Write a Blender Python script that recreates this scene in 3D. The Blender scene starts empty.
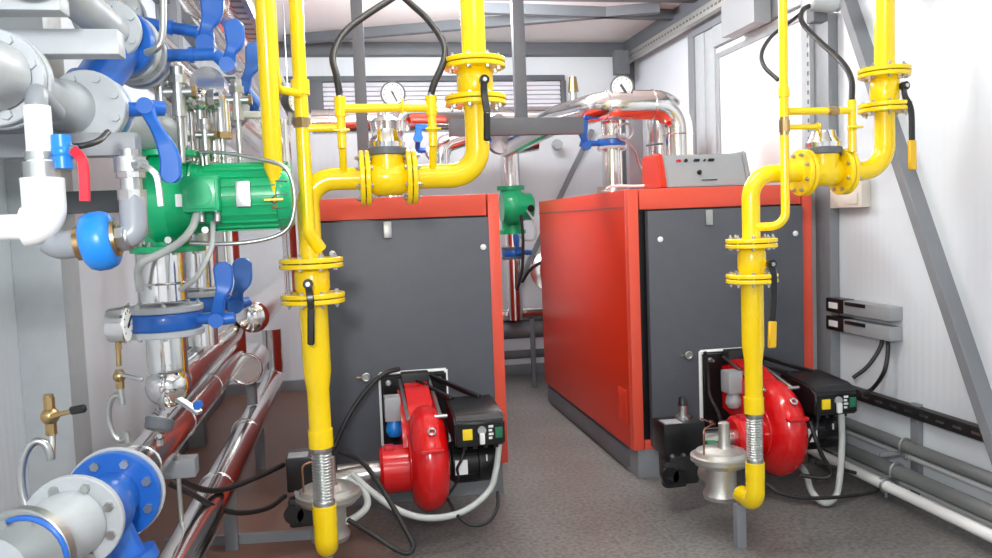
import bpy, bmesh, math, random
from mathutils import Vector as V, Matrix
from math import pi, cos, sin, radians
random.seed(4)
S = bpy.context.scene
COL = S.collection

# ------------------------------------------------------------------ camera
F, CX, CY = 810.0, 496.0, 279.0
CAM = V((0, 0, 1.5))
dv = V((347 - CX, 228 - CY, F)).normalized()
hv = V((1, -0.038, 0))
dn = dv.cross(hv).normalized()
if dn.y < 0: dn = -dn
rv = dn.cross(dv).normalized()
if rv.x < 0: rv = -rv
R3 = Matrix((rv, dv, -dn))
def ray(px, py): return R3 @ V((px - CX, py - CY, F))
def P(px, py, Y):
    "point of the plane Y=const seen at a photo pixel"
    v = ray(px, py); return CAM + v * (Y / v.y)
def PX(px, py, X):
    v = ray(px, py); return CAM + v * (X / v.x)
def PZ(px, py, Z):
    v = ray(px, py); return CAM + v * ((Z - CAM.z) / v.z)
cd = bpy.data.cameras.new('camera'); cam = bpy.data.objects.new('camera', cd); COL.objects.link(cam)
cx, cy, cz = R3 @ V((1, 0, 0)), R3 @ V((0, -1, 0)), R3 @ V((0, 0, -1))
cam.matrix_world = Matrix(((cx.x, cy.x, cz.x, 0), (cx.y, cy.y, cz.y, 0), (cx.z, cy.z, cz.z, 1.5), (0, 0, 0, 1)))
cd.sensor_width = 36; cd.lens = F / 992 * 36; cd.clip_start = .02
S.camera = cam

# ------------------------------------------------------------------ materials
def srgb(r, g, b):
    f = lambda c: (c / 255 / 12.92) if c / 255 <= .04045 else ((c / 255 + .055) / 1.055) ** 2.4
    return (f(r), f(g), f(b), 1)
def mat(name, rgb, rough=.5, metal=0, bump=0, bscale=60, spot=0, coat=0, spec=.5):
    m = bpy.data.materials.new(name); m.use_nodes = True
    nt = m.node_tree; b = nt.nodes['Principled BSDF']
    b.inputs['Base Color'].default_value = srgb(*rgb)
    b.inputs['Roughness'].default_value = rough; b.inputs['Metallic'].default_value = metal
    b.inputs['Coat Weight'].default_value = coat; b.inputs['Coat Roughness'].default_value = .08
    b.inputs['Specular IOR Level'].default_value = spec
    tc = nt.nodes.new('ShaderNodeTexCoord'); nz = nt.nodes.new('ShaderNodeTexNoise')
    nz.inputs['Scale'].default_value = bscale; nz.inputs['Detail'].default_value = 3
    nt.links.new(tc.outputs['Object'], nz.inputs['Vector'])
    if spot:
        mx = nt.nodes.new('ShaderNodeMix'); mx.data_type = 'RGBA'
        mx.inputs[6].default_value = srgb(*[max(0, c * (1 - spot)) for c in rgb])
        mx.inputs[7].default_value = srgb(*[min(255, c * (1 + spot * .5)) for c in rgb])
        nt.links.new(nz.outputs['Fac'], mx.inputs[0]); nt.links.new(mx.outputs[2], b.inputs['Base Color'])
    if bump:
        bp = nt.nodes.new('ShaderNodeBump'); bp.inputs['Strength'].default_value = bump; bp.inputs['Distance'].default_value = .01
        nt.links.new(nz.outputs['Fac'], bp.inputs['Height']); nt.links.new(bp.outputs['Normal'], b.inputs['Normal'])
    return m
YEL = mat('yellow_paint', (255, 217, 14), .22, coat=.3, bump=.03, bscale=40)
GRN = mat('green_enamel', (16, 176, 114), .3, coat=.3)
BLU = mat('blue_enamel', (30, 98, 186), .32, coat=.3)
LBL = mat('light_blue_enamel', (28, 128, 216), .35)
RED = mat('red_gloss', (214, 16, 20), .2, coat=.5)
BRED = mat('boiler_red', (206, 54, 26), .36, bump=.02, bscale=8)
PINK = mat('boiler_red_front', (226, 84, 62), .4)
DGR = mat('charcoal_panel', (86, 89, 97), .5, spot=.06, bscale=12)
STEEL = mat('grey_steel_paint', (134, 137, 142), .45, spot=.06, bscale=9)
STEELD = mat('dark_grey_steel', (100, 103, 108), .5, spot=.08, bscale=9)
LGR = mat('light_grey_paint', (182, 187, 190), .4, spot=.05, bscale=20)
CHR = mat('foil_jacket', (236, 234, 232), .14, 1, bump=.05, bscale=14)
CHR2 = mat('polished_steel', (232, 230, 228), .1, 1)
GALV = mat('galvanised', (190, 192, 190), .35, 1, bump=.05, bscale=80)
ALU = mat('cast_aluminium', (196, 194, 188), .45, .85, bump=.15, bscale=120)
BLK = mat('black_plastic', (22, 22, 24), .28)
RUB = mat('black_rubber', (34, 33, 34), .5)
WHT = mat('white_plastic', (240, 241, 240), .4)
DIAL = mat('dial_white', (245, 245, 240), .3)
PVC = mat('grey_pvc', (140, 144, 150), .35)
BRS = mat('brass', (186, 158, 112), .32, 1)
COP = mat('copper', (176, 128, 104), .35, 1)
HOSE = mat('grey_hose', (190, 194, 190), .5)
HOSD = mat('dark_pipe', (112, 116, 116), .45)
PRED = mat('red_handle', (200, 30, 50), .35)
GBOX = mat('grey_plastic', (160, 163, 166), .45)
YST = mat('yellow_sticker', (250, 215, 30), .5)
GST = mat('green_sticker', (34, 112, 78), .5)
GRIP = mat('yellow_grip', (236, 184, 30), .5)
SLAT = mat('slat_aluminium', (236, 234, 240), .3)
CARD = mat('cream_box', (232, 224, 212), .5)

def panel_mat(name, rgb, axis, pitch, seam, rough=.35, strength=.25):
    "sandwich panel: fine ribs with a shallow joint line every seam metres"
    m = mat(name, rgb, rough); nt = m.node_tree; b = nt.nodes['Principled BSDF']
    tc = nt.nodes.new('ShaderNodeTexCoord'); sp = nt.nodes.new('ShaderNodeSeparateXYZ')
    nt.links.new(tc.outputs['Object'], sp.inputs[0])
    def mth(op, a, bb=None):
        n = nt.nodes.new('ShaderNodeMath'); n.operation = op
        for i, x in enumerate((a, bb)):
            if x is None: continue
            if isinstance(x, (int, float)): n.inputs[i].default_value = x
            else: nt.links.new(x, n.inputs[i])
        return n.outputs[0]
    co = sp.outputs[axis]
    rib = mth('SINE', mth('MULTIPLY', co, 2 * pi / pitch))
    fr = mth('FRACT', mth('MULTIPLY', co, 1 / seam))
    sm = mth('LESS_THAN', fr, .012 / seam)
    h = mth('SUBTRACT', mth('MULTIPLY', rib, .5), mth('MULTIPLY', sm, 3))
    bp = nt.nodes.new('ShaderNodeBump'); bp.inputs['Strength'].default_value = strength; bp.inputs['Distance'].default_value = .002
    nt.links.new(h, bp.inputs['Height']); nt.links.new(bp.outputs['Normal'], b.inputs['Normal'])
    return m
WALLX = panel_mat('wall_panel_long', (228, 234, 240), 1, .05, 1.0)
WALLY = panel_mat('wall_panel_back', (230, 234, 238), 0, .06, 1.0)
CEIL = panel_mat('ceiling_panel', (236, 232, 229), 0, .12, 1.15, .45)
def floor_mat():
    m = mat('floor_chequer', (132, 127, 122), .42); nt = m.node_tree; b = nt.nodes['Principled BSDF']
    tc = nt.nodes.new('ShaderNodeTexCoord')
    nz = nt.nodes.new('ShaderNodeTexNoise'); nz.inputs['Scale'].default_value = 1.6; nz.inputs['Detail'].default_value = 6
    n2 = nt.nodes.new('ShaderNodeTexNoise'); n2.inputs['Scale'].default_value = 48; n2.inputs['Detail'].default_value = 2
    mx = nt.nodes.new('ShaderNodeMix'); mx.data_type = 'RGBA'
    mx.inputs[6].default_value = srgb(92, 89, 86); mx.inputs[7].default_value = srgb(134, 132, 130)
    nt.links.new(tc.outputs['Object'], nz.inputs['Vector']); nt.links.new(tc.outputs['Object'], n2.inputs['Vector'])
    nt.links.new(nz.outputs['Fac'], mx.inputs[0])
    m2 = nt.nodes.new('ShaderNodeMix'); m2.data_type = 'RGBA'; m2.blend_type = 'OVERLAY'; m2.inputs[0].default_value = .85
    nt.links.new(mx.outputs[2], m2.inputs[6]); nt.links.new(n2.outputs['Fac'], m2.inputs[7])
    # red-brown tint on the left aisle, fading out rightwards with a noisy edge
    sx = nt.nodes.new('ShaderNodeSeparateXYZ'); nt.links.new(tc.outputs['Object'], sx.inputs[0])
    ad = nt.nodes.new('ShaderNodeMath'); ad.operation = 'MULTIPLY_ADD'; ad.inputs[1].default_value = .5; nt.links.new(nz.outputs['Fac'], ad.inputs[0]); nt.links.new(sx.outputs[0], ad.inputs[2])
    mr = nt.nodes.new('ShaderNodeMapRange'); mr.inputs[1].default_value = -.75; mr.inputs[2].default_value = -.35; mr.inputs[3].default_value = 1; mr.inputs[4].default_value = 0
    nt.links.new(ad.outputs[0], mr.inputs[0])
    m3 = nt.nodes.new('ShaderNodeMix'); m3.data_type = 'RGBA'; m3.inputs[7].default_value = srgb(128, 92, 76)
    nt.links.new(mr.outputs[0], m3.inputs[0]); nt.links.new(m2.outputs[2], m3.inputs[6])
    nt.links.new(m3.outputs[2], b.inputs['Base Color'])
    # raised lozenges of a chequer plate
    mp = nt.nodes.new('ShaderNodeMapping'); mp.inputs['Rotation'].default_value = (0, 0, pi / 4)
    ck = nt.nodes.new('ShaderNodeTexChecker'); ck.inputs['Scale'].default_value = 34
    nt.links.new(tc.outputs['Object'], mp.inputs[0]); nt.links.new(mp.outputs[0], ck.inputs['Vector'])
    bp = nt.nodes.new('ShaderNodeBump'); bp.inputs['Strength'].default_value = .35; bp.inputs['Distance'].default_value = .003
    nt.links.new(ck.outputs['Fac'], bp.inputs['Height']); nt.links.new(bp.outputs['Normal'], b.inputs['Normal'])
    return m
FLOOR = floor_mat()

# ------------------------------------------------------------------ mesh builder
class MB:
    def __init__(s): s.v = []; s.f = []
    def add(s, vs, fs):
        b = len(s.v); s.v += [V(x) for x in vs]; s.f += [tuple(b + i for i in f) for f in fs]; return s
    def bm(s, bm):
        bm.verts.ensure_lookup_table(); bm.verts.index_update()
        s.add([v.co.copy() for v in bm.verts], [[v.index for v in f.verts] for f in bm.faces]); bm.free(); return s
    def box(s, lo, hi, bev=.003, rot=None):
        lo, hi = V(lo), V(hi); c = (lo + hi) / 2; d = hi - lo
        bm = bmesh.new(); bmesh.ops.create_cube(bm, size=1)
        for v in bm.verts: v.co = V((v.co.x * d.x, v.co.y * d.y, v.co.z * d.z))
        if bev: bmesh.ops.bevel(bm, geom=bm.edges[:], offset=min(bev, min(abs(d.x), abs(d.y), abs(d.z)) * .4), segments=2, affect='EDGES', profile=.6)
        for v in bm.verts: v.co = (rot @ v.co if rot else v.co) + c
        return s.bm(bm)
    def bar(s, a, b, w, h, up=(0, 0, 1), bev=.002):
        a, b = V(a), V(b); d = b - a; z = d.normalized(); x = V(up).cross(z)
        if x.length < 1e-4: x = V((1, 0, 0)).cross(z)
        x.normalize(); y = z.cross(x)
        rot = Matrix((x, y, z)).transposed(); c = (a + b) / 2; L = d.length
        bm = bmesh.new(); bmesh.ops.create_cube(bm, size=1)
        for v in bm.verts: v.co = V((v.co.x * w, v.co.y * h, v.co.z * L))
        if bev: bmesh.ops.bevel(bm, geom=bm.edges[:], offset=min(bev, w * .3, h * .3), segments=1, affect='EDGES')
        for v in bm.verts: v.co = rot @ v.co + c
        return s.bm(bm)
    def lathe(s, o, ax, prof, n=28):
        o = V(o); z = V(ax).normalized(); x = z.orthogonal().normalized(); y = z.cross(x)
        vs, fs, rings = [], [], []
        for t, r in prof:
            if r < 1e-6: rings.append([len(vs)]); vs.append(o + z * t)
            else:
                rings.append(list(range(len(vs), len(vs) + n)))
                vs += [o + z * t + (x * cos(2 * pi * k / n) + y * sin(2 * pi * k / n)) * r for k in range(n)]
        for a, b in zip(rings, rings[1:]):
            if len(a) == 1 and len(b) == 1: continue
            for k in range(n):
                k2 = (k + 1) % n
                if len(a) == 1: fs.append((a[0], b[k2], b[k]))
                elif len(b) == 1: fs.append((a[k], a[k2], b[0]))
                else: fs.append((a[k], a[k2], b[k2], b[k]))
        if len(rings[0]) > 1: fs.append(tuple(reversed(rings[0])))
        if len(rings[-1]) > 1: fs.append(tuple(rings[-1]))
        return s.add(vs, fs)
    def cyl(s, a, b, r, r2=None, n=24, ch=.0):
        a, b = V(a), V(b); L = (b - a).length; r2 = r if r2 is None else r2
        if ch: return s.lathe(a, b - a, [(0, r - ch), (ch, r), (L - ch, r2), (L, r2 - ch)], n)
        return s.lathe(a, b - a, [(0, r), (L, r2)], n)
    def sph(s, c, r, sc=(1, 1, 1), n=20):
        bm = bmesh.new(); bmesh.ops.create_uvsphere(bm, u_segments=n, v_segments=n // 2, radius=r)
        for v in bm.verts: v.co = V((v.co.x * sc[0], v.co.y * sc[1], v.co.z * sc[2])) + V(c)
        return s.bm(bm)
    def torus(s, c, ax, R, r, n=28, m=10):
        z = V(ax).normalized(); x = z.orthogonal().normalized(); y = z.cross(x); c = V(c); vs, fs = [], []
        for i in range(n):
            d = x * cos(2 * pi * i / n) + y * sin(2 * pi * i / n)
            for j in range(m): vs.append(c + d * (R + r * cos(2 * pi * j / m)) + z * r * sin(2 * pi * j / m))
        for i in range(n):
            for j in range(m):
                fs.append((i * m + j, ((i + 1) % n) * m + j, ((i + 1) % n) * m + (j + 1) % m, i * m + (j + 1) % m))
        return s.add(vs, fs)
    def sweep(s, pts, r, n=12):
        pts = [V(p) for p in pts]; rr = r if isinstance(r, (list, tuple)) else [r] * len(pts)
        T = [(pts[min(i + 1, len(pts) - 1)] - pts[max(i - 1, 0)]).normalized() for i in range(len(pts))]
        x = T[0].orthogonal().normalized(); vs, fs = [], []
        for i, p in enumerate(pts):
            x = (x - T[i] * x.dot(T[i])).normalized(); y = T[i].cross(x)
            vs += [p + (x * cos(2 * pi * k / n) + y * sin(2 * pi * k / n)) * rr[i] for k in range(n)]
        for i in range(len(pts) - 1):
            for k in range(n):
                k2 = (k + 1) % n; fs.append((i * n + k, i * n + k2, (i + 1) * n + k2, (i + 1) * n + k))
        fs.append(tuple(reversed(range(n)))); fs.append(tuple(range((len(pts) - 1) * n, len(pts) * n)))
        return s.add(vs, fs)
    def ribbon(s, pts, ws, th, nrm=(0, 1, 0)):
        pts = [V(p) for p in pts]; n_ = V(nrm); vs, fs = [], []; N = len(pts)
        for i, p in enumerate(pts):
            T = (pts[min(i + 1, N - 1)] - pts[max(i - 1, 0)]).normalized(); x = n_.cross(T).normalized(); y = T.cross(x).normalized()
            w, h = ws[i] / 2, th / 2; c = min(w, h) * .5
            vs += [p + x * a + y * b for a, b in ((w, h - c), (w - c, h), (c - w, h), (-w, h - c), (-w, c - h), (c - w, -h), (w - c, -h), (w, c - h))]
        for i in range(N - 1):
            for k in range(8):
                k2 = (k + 1) % 8; fs.append((i * 8 + k, i * 8 + k2, (i + 1) * 8 + k2, (i + 1) * 8 + k))
        fs += [tuple(range(7, -1, -1)), tuple(range((N - 1) * 8, N * 8))]
        return s.add(vs, fs)
    def scroll(s, o, prof, g, n=56):
        "fan casing: profile (x, r) turned about the X axis, radius scaled by g(angle), angle 0 towards the viewer, 90 up"
        o = V(o); vs, fs = [], []; m = len(prof)
        for i in range(n):
            a = 2 * pi * i / n
            for t, r in prof: vs.append(o + V((t, -cos(a) * r * g(a), sin(a) * r * g(a))))
        for i in range(n):
            for j in range(m - 1): fs.append((i * m + j, ((i + 1) % n) * m + j, ((i + 1) % n) * m + j + 1, i * m + j + 1))
        fs.append(tuple(i * m for i in range(n))); fs.append(tuple(i * m + m - 1 for i in reversed(range(n))))
        return s.add(vs, fs)
    def hose(s, pts, r, n=10, k=8): return s.sweep(spline(pts, k), r, n)
    def pipe(s, pts, r, bend=.1, n=20): return s.sweep(fillet(pts, bend), r, n)
    def prism(s, poly, o, u, w, ext, bev=0):
        "polygon (2D) in the plane o,u,w swept along the vector ext"
        o, u, w, e = V(o), V(u), V(w), V(ext); bm = bmesh.new()
        a = [bm.verts.new(o + u * p + w * q) for p, q in poly]; b = [bm.verts.new(v.co + e) for v in a]; n = len(a)
        bm.faces.new(a); bm.faces.new(list(reversed(b)))
        for i in range(n): bm.faces.new((a[(i + 1) % n], a[i], b[i], b[(i + 1) % n]))
        bmesh.ops.recalc_face_normals(bm, faces=bm.faces[:])
        if bev: bmesh.ops.bevel(bm, geom=bm.edges[:], offset=bev, segments=3, affect='EDGES', clamp_overlap=True)
        return s.bm(bm)
    def build(s, name, m, parent=None):
        if parent:
            r = parent
            while r.parent: r = r.parent
            o = r.location.copy()
        else:
            xs = [v.x for v in s.v]; ys = [v.y for v in s.v]; o = V(((min(xs) + max(xs)) / 2, (min(ys) + max(ys)) / 2, min(v.z for v in s.v)))
        me = bpy.data.meshes.new(name); me.from_pydata([v - o for v in s.v], [], s.f)
        bm = bmesh.new(); bm.from_mesh(me); bmesh.ops.recalc_face_normals(bm, faces=bm.faces[:]); bm.to_mesh(me); bm.free()
        me.polygons.foreach_set('use_smooth', [True] * len(me.polygons)); me.set_sharp_from_angle(angle=radians(38))
        me.materials.append(m)
        ob = bpy.data.objects.new(name, me); COL.objects.link(ob)
        if parent: ob.parent = parent
        else: ob.location = o
        return ob
def spline(pts, k=8):
    pts = [V(p) for p in pts]; q = [pts[0] * 2 - pts[1]] + pts + [pts[-1] * 2 - pts[-2]]; out = []
    for i in range(1, len(q) - 2):
        a, b, c, d = q[i - 1:i + 3]
        for j in range(k):
            t = j / k
            out.append(.5 * ((2 * b) + (c - a) * t + (2 * a - 5 * b + 4 * c - d) * t * t + (3 * b - a - 3 * c + d) * t ** 3))
    return out + [pts[-1]]
def fillet(pts, R, k=9):
    pts = [V(p) for p in pts]; out = [pts[0]]
    for a, b, c in zip(pts, pts[1:], pts[2:]):
        u, w = (a - b).normalized(), (c - b).normalized(); ang = u.angle(w)
        if ang > pi - .02: out.append(b); continue
        d = min(R / math.tan(ang / 2), (a - b).length * .49 if a != pts[0] else (a - b).length * .98, (c - b).length * .49 if c != pts[-1] else (c - b).length * .98)
        rr = d * math.tan(ang / 2); ctr = b + (u + w).normalized() * (rr / sin(ang / 2)); p0, p1 = b + u * d, b + w * d
        e0, e1 = p0 - ctr, p1 - ctr; tot = e0.angle(e1); axn = e0.cross(e1).normalized()
        for j in range(k + 1): out.append(ctr + Matrix.Rotation(tot * j / k, 3, axn) @ e0)
    return out + [pts[-1]]
def tag(o, label, cat, group=None, kind=None):
    if label: o['label'] = label
    if cat: o['category'] = cat
    if group: o['group'] = group
    if kind: o['kind'] = kind
    return o
def thing(name, label, cat, loc, group=None):
    o = bpy.data.objects.new(name, None); COL.objects.link(o); o.location = V(loc); o.empty_display_size = .05
    return tag(o, label, cat, group)
def solo(mb, name, m, label, cat, group=None): return tag(mb.build(name, m), label, cat, group)
def struct(mb, name, m, label=None, cat=None):
    return tag(mb.build(name, m), label, cat, None, 'structure')
X3, Y3, Z3 = V((1, 0, 0)), V((0, 1, 0)), V((0, 0, 1))

# ------------------------------------------------------------------ flange helpers
def disc(c, ax, R, t, m, parent, name='flange', n=36):
    ax = V(ax).normalized(); c = V(c)
    return MB().lathe(c - ax * t / 2, ax, [(0, 0), (0, R - .003), (.003, R), (t - .003, R), (t, R - .003), (t, 0)], n).build(name, m, parent)
def bolts(c, ax, R, t, num, parent, m=GALV, s=.009, off=.5, both=True):
    ax = V(ax).normalized(); x = ax.orthogonal().normalized(); y = ax.cross(x); c = V(c)
    if abs(ax.z) > .9: x, y = X3.copy(), Y3.copy()
    elif abs(ax.y) > .9: x, y = X3.copy(), Z3.copy()
    else: x, y = Y3.copy(), Z3.copy()
    for k in range(num):
        a = 2 * pi * (k + off) / num; p = c + (x * cos(a) + y * sin(a)) * R
        mb = MB().cyl(p - ax * (t / 2 + s * .9), p - ax * (t / 2), s, n=6)
        if both: mb.cyl(p + ax * (t / 2), p + ax * (t / 2 + s * .9), s, n=6).cyl(p - ax * (t / 2 + s), p + ax * (t / 2 + s * 1.8), s * .5, n=8)
        mb.build('bolt', m, parent)
def joint(pt, vt, c, ax, R, m, t=.018, g=.004, num=8, m2=None, s=.009, off=.5):
    "pair of bolted flanges, ax points from the valve vt to the pipe pt"
    ax = V(ax).normalized(); c = V(c)
    disc(c + ax * (t / 2 + g / 2), ax, R, t, m, pt)
    f = disc(c - ax * (t / 2 + g / 2), ax, R, t, m2 or m, vt)
    disc(c, ax, R * .8, g, RUB, vt, 'gasket')
    bolts(c, ax, R * .8, 2 * t + g, num, f, s=s, off=off)

# ================================================================== the room
XL, XR, YB, ZC, YF = -1.2, 2.82, 7.74, 3.19, -2.2
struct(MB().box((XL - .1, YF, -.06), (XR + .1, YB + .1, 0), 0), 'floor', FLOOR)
struct(MB().box((XL - .1, YF, ZC), (XR + .1, YB + .1, ZC + .08), 0), 'ceiling', CEIL)
struct(MB().box((XL - .1, YF, 0), (XL, YB, ZC), 0), 'wall_left', WALLX)
struct(MB().box((XR, YF, 0), (XR + .1, YB, ZC), 0), 'wall_right', WALLX)
struct(MB().box((XL, YB, 0), (XR, YB + .1, ZC), 0), 'wall_back', WALLY)
struct(MB().box((XL, YF - .1, 0), (-.9, YF, ZC), 0).box((2.5, YF - .1, 0), (XR, YF, ZC), 0).box((-.9, YF - .1, 2.6), (2.5, YF, ZC), 0), 'wall_front', WALLY)
n_trim = [0]
def trim(mb, m=STEEL):
    n_trim[0] += 1; return struct(mb, 'trim_%d' % n_trim[0], m)
# columns and beams of the frame
trim(MB().box((XL, 3.2, 0), (-1.035, 3.4, ZC)), LGR)                                   # left wall column
trim(MB().box((XL, 5.9, 0), (-1.06, 6.05, ZC)))
trim(MB().box((XL, YB - .12, 3.075), (XR, YB, ZC)), STEELD)                        # eaves beam, back
trim(MB().box((XL, YB - .06, 2.845), (2.14, YB, 2.895)), STEELD)                   # rail over the grille
trim(MB().box((XR - .1, YF, 3.04), (XR, YB - .12, ZC)), STEELD)                    # eaves beam, right
trim(MB().box((XL, YF, 3.06), (XL + .1, YB - .12, ZC)), STEELD)
trim(MB().box((XR - .14, YB - .14, 0), (XR, YB, 3.04)), STEELD)                    # back right corner post
trim(MB().bar(PZ(285, 40, 3.15), PZ(660, 8, 3.15), .07, .08), STEELD)              # ceiling braces
trim(MB().bar(PZ(470, 8, 3.15), PZ(700, 16, 3.15), .07, .08), STEELD)
trim(MB().box((XL + .1, 5.9, 3.13), (XR - .1, 6.0, ZC)), STEELD)
trim(MB().bar((1.62, YB - .03, .9), P(592, 130, YB - .03), .04, .075, up=(0, 1, 0)))    # back wall brace
trim(MB().bar(PX(846, -8, XR - .03), PX(1030, 535, XR - .03), .055, .10, up=(1, 0, 0)))     # right wall brace
trim(MB().box((XL, YB - .04, 0), (XR, YB, .1)), STEEL)
struct(MB().box((XR - .02, YF, 0), (XR, YB - .14, .05)), 'baseboard_right', WHT)
struct(MB().box((XL, YF, 0), (XL + .03, YB - .04, .1)), 'baseboard_left', STEELD)
fs = trim(MB().bar(PZ(165, 546, .012) , PZ(345, 534, .012), .024, .07), STEEL)       # floor rail at left
# gate in the right wall
d1 = struct(MB().box((XR - .02, 4.6, .05), (XR + .01, 5.8, 2.74), .004), 'door_1', WHT)
fr = MB()
fr.box((XR - .06, 6.12, 0), (XR, 6.22, 2.9)).box((XR - .06, 4.4, 0), (XR, 4.5, 2.9)).box((XR - .06, 4.4, 2.9005), (XR, 6.22, 2.95))
fr.build('door_frame', STEEL, d1)
MB().box((XR - .045, 5.96, 0), (XR, 6.119, 2.9)).box((XR - .035, 5.8, 0), (XR, 5.959, 2.9)).box((XR - .045, 4.501, 0), (XR, 4.6, 2.9)).box((XR - .045, 4.601, 2.75), (XR, 5.799, 2.9)).build('door_casing', LGR, d1)
MB().box((XR - .032, 5.74, .08), (XR - .02, 5.78, 2.7)).box((XR - .032, 4.62, 2.66), (XR - .02, 5.739, 2.7)).build('door_seal', GBOX, d1)

# ventilation grille
g = thing('ventilation_grille', 'silver slatted ventilation grille high on the back wall', 'grille', (.97, YB - .05, 2.57))
MB().box((-.3, YB - .06, 2.57), (-.16, YB, 2.845)).box((2.1, YB - .06, 2.57), (2.15, YB, 2.845)).box((-.16, YB - .02, 2.57), (2.1, YB, 2.845), 0).build('frame', STEELD, g)
for k in range(6):
    z = 2.585 + k * .043
    MB().prism([(0, 0), (-.03, .0), (-.033, .004), (-.012, .038), (0, .039)], (-.155, YB - .021, z), Y3, Z3, (2.25, 0, 0)).build('slat', SLAT, g)

# ================================================================== boilers
ZB, ZT = .17, 1.655
def boiler(x0, x1, lab, pl_lab):
    y0, y1 = 4.33, 6.45
    t = thing('boiler', lab, 'boiler', ((x0 + x1) / 2, (y0 + y1) / 2, 0))
    MB().box((x0, y0 + .06, ZB), (x1, y1, ZT), .006).build('casing', BRED, t)
    MB().box((x0, y0, ZB), (x0 + .062, y0 + .058, ZT), .005).box((x1 - .062, y0, ZB), (x1, y0 + .058, ZT), .005).box((x0 + .07, y0, ZT - .115), (x1 - .07, y0 + .058, ZT), .005).box((x0 + .07, y0 + .01, ZB), (x1 - .07, y0 + .058, ZB + .05), .003).build('front_frame', PINK, t)
    MB().box((x0 + .07, y0 + .035, ZB + .05), (x1 - .07, y0 + .06, ZT - .115), 0).build('door_recess', BLK, t)
    dx0, dx1 = x0 + (.105 if x0 > 1 else .075), x1 - (.075 if x0 > 1 else .066)
    d = MB().box((dx0, y0 - .03, ZB + .02), (dx1, y0 + .02, ZT - .125), .006).build('door', DGR, t)
    for px, pz in (((P(332, 246, y0).x if x0 < 1 else dx0 + .07), 1.37), ((P(482, 241, y0).x if x0 < 1 else dx1 - .05), 1.37)):
        MB().lathe((px, y0 - .03, pz), (0, -1, 0), [(0, .016), (.006, .016), (.01, .01), (.01, 0)], 14).build('door_screw', WHT, d)
    hx = P(387, 230, y0).x if x0 < 1 else dx0 + .36
    MB().box((hx - .02, y0 - .045, 1.44), (hx + .022, y0 - .03, 1.525), .003).build('latch', GALV, d)
    # side cladding: cap strip, louvre and lower rail
    for sx, sg in ((x0, -1), (x1, 1)):
        MB().box((sx - .003, y0 + .07, ZT - .1), (sx + .003, y1, ZT - .094), 0).build('seam', STEELD, t)
    for k in range(6):
        MB().box((x0 - .006, y0 + .1 + k * .025, .3), (x0 + .002, y0 + .112 + k * .025, .5), .002).build('louvre_slot', BRED, t)
    MB().box((x0 + .03, y0 + .02, 0), (x1 - .03, y1, ZB), .004).build('plinth', STEEL, t)
    MB().box((x0 + .012, y0 + .16, .03), (x0 + .029, y1 - .03, ZB - .03), .002).build('plinth_skirt', STEELD, t)
    # sight glass ring
    rx = (P(366, 377, y0 - .03) if x0 < 0 else P(688, 355, y0 - .03))
    MB().torus(rx + V((0, -.012, 0)), (0, 1, 0), .019, .006).cyl(rx + V((0, .01, 0)), rx + V((0, -.008, 0)), .015).build('sight_glass', GALV, d)
    MB().box(rx + V((-.05, -.012, -.004)), rx + V((-.024, 0, .004)), .001).build('sight_tab', BRS, d)
    return t
boiler(P(303, 300, 4.33).x, .815, 'left red boiler with charcoal front door behind the long yellow drop pipe', '')
boiler(1.545, 2.67, 'right red boiler with its whole red side showing and grey control panel on top', '')
# control panel on the right boiler
q = thing('control_panel', 'grey control panel with red end cap lying on the right boiler', 'control panel', (2.1, 4.5, ZT))
pr = [(0, 0), (0, .03), (.06, .195), (.3, .195), (.3, 0)]
MB().prism(pr, (1.8105, 4.4, ZT), Y3, Z3, (.494, 0, 0), .008).build('housing', GBOX, q)
MB().prism([(-.006, 0), (-.006, .032), (.055, .207), (.31, .207), (.31, 0)], (1.776, 4.4, ZT), Y3, Z3, (.034, 0, 0), .01).build('end_cap', BRED, q)
MB().prism([(-.006, 0), (-.006, .032), (.055, .207), (.31, .207), (.31, 0)], (2.305, 4.4, ZT), Y3, Z3, (.025, 0, 0), .008).build('end_cap', GBOX, q)
nrm_ = V((0, -.165, .06)).normalized(); up_ = V((0, .06, .165)).normalized()
def on_panel(x, s_): return V((x, 4.4, ZT + .03)) + up_ * s_
for (x, w, m_) in ((1.9, .026, RED), (1.945, .02, BLK), (2.01, .034, BLK), (2.06, .012, BLK), (2.1, .034, BLK)):
    c = on_panel(x, .135); o = MB()
    if w in (.02, .012): o.cyl(c, c + nrm_ * .012, w / 2, n=14)
    else: o.bar(c - X3 * w / 2 + nrm_ * .004, c + X3 * w / 2 + nrm_ * .004, .012, w * .8, up=nrm_)
    o.build('switch', m_, q)
c = on_panel(2.015, .06); MB().cyl(c, c + nrm_ * .02, .014, .011, 16, .002).build('knob', BLK, q)
for k in range(6):
    c = on_panel(2.03 + k * .016, .012); MB().bar(c - X3 * .006, c + X3 * .006, .004, .018, up=nrm_, bev=0).build('nameplate_letter', BLK, q)

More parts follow.
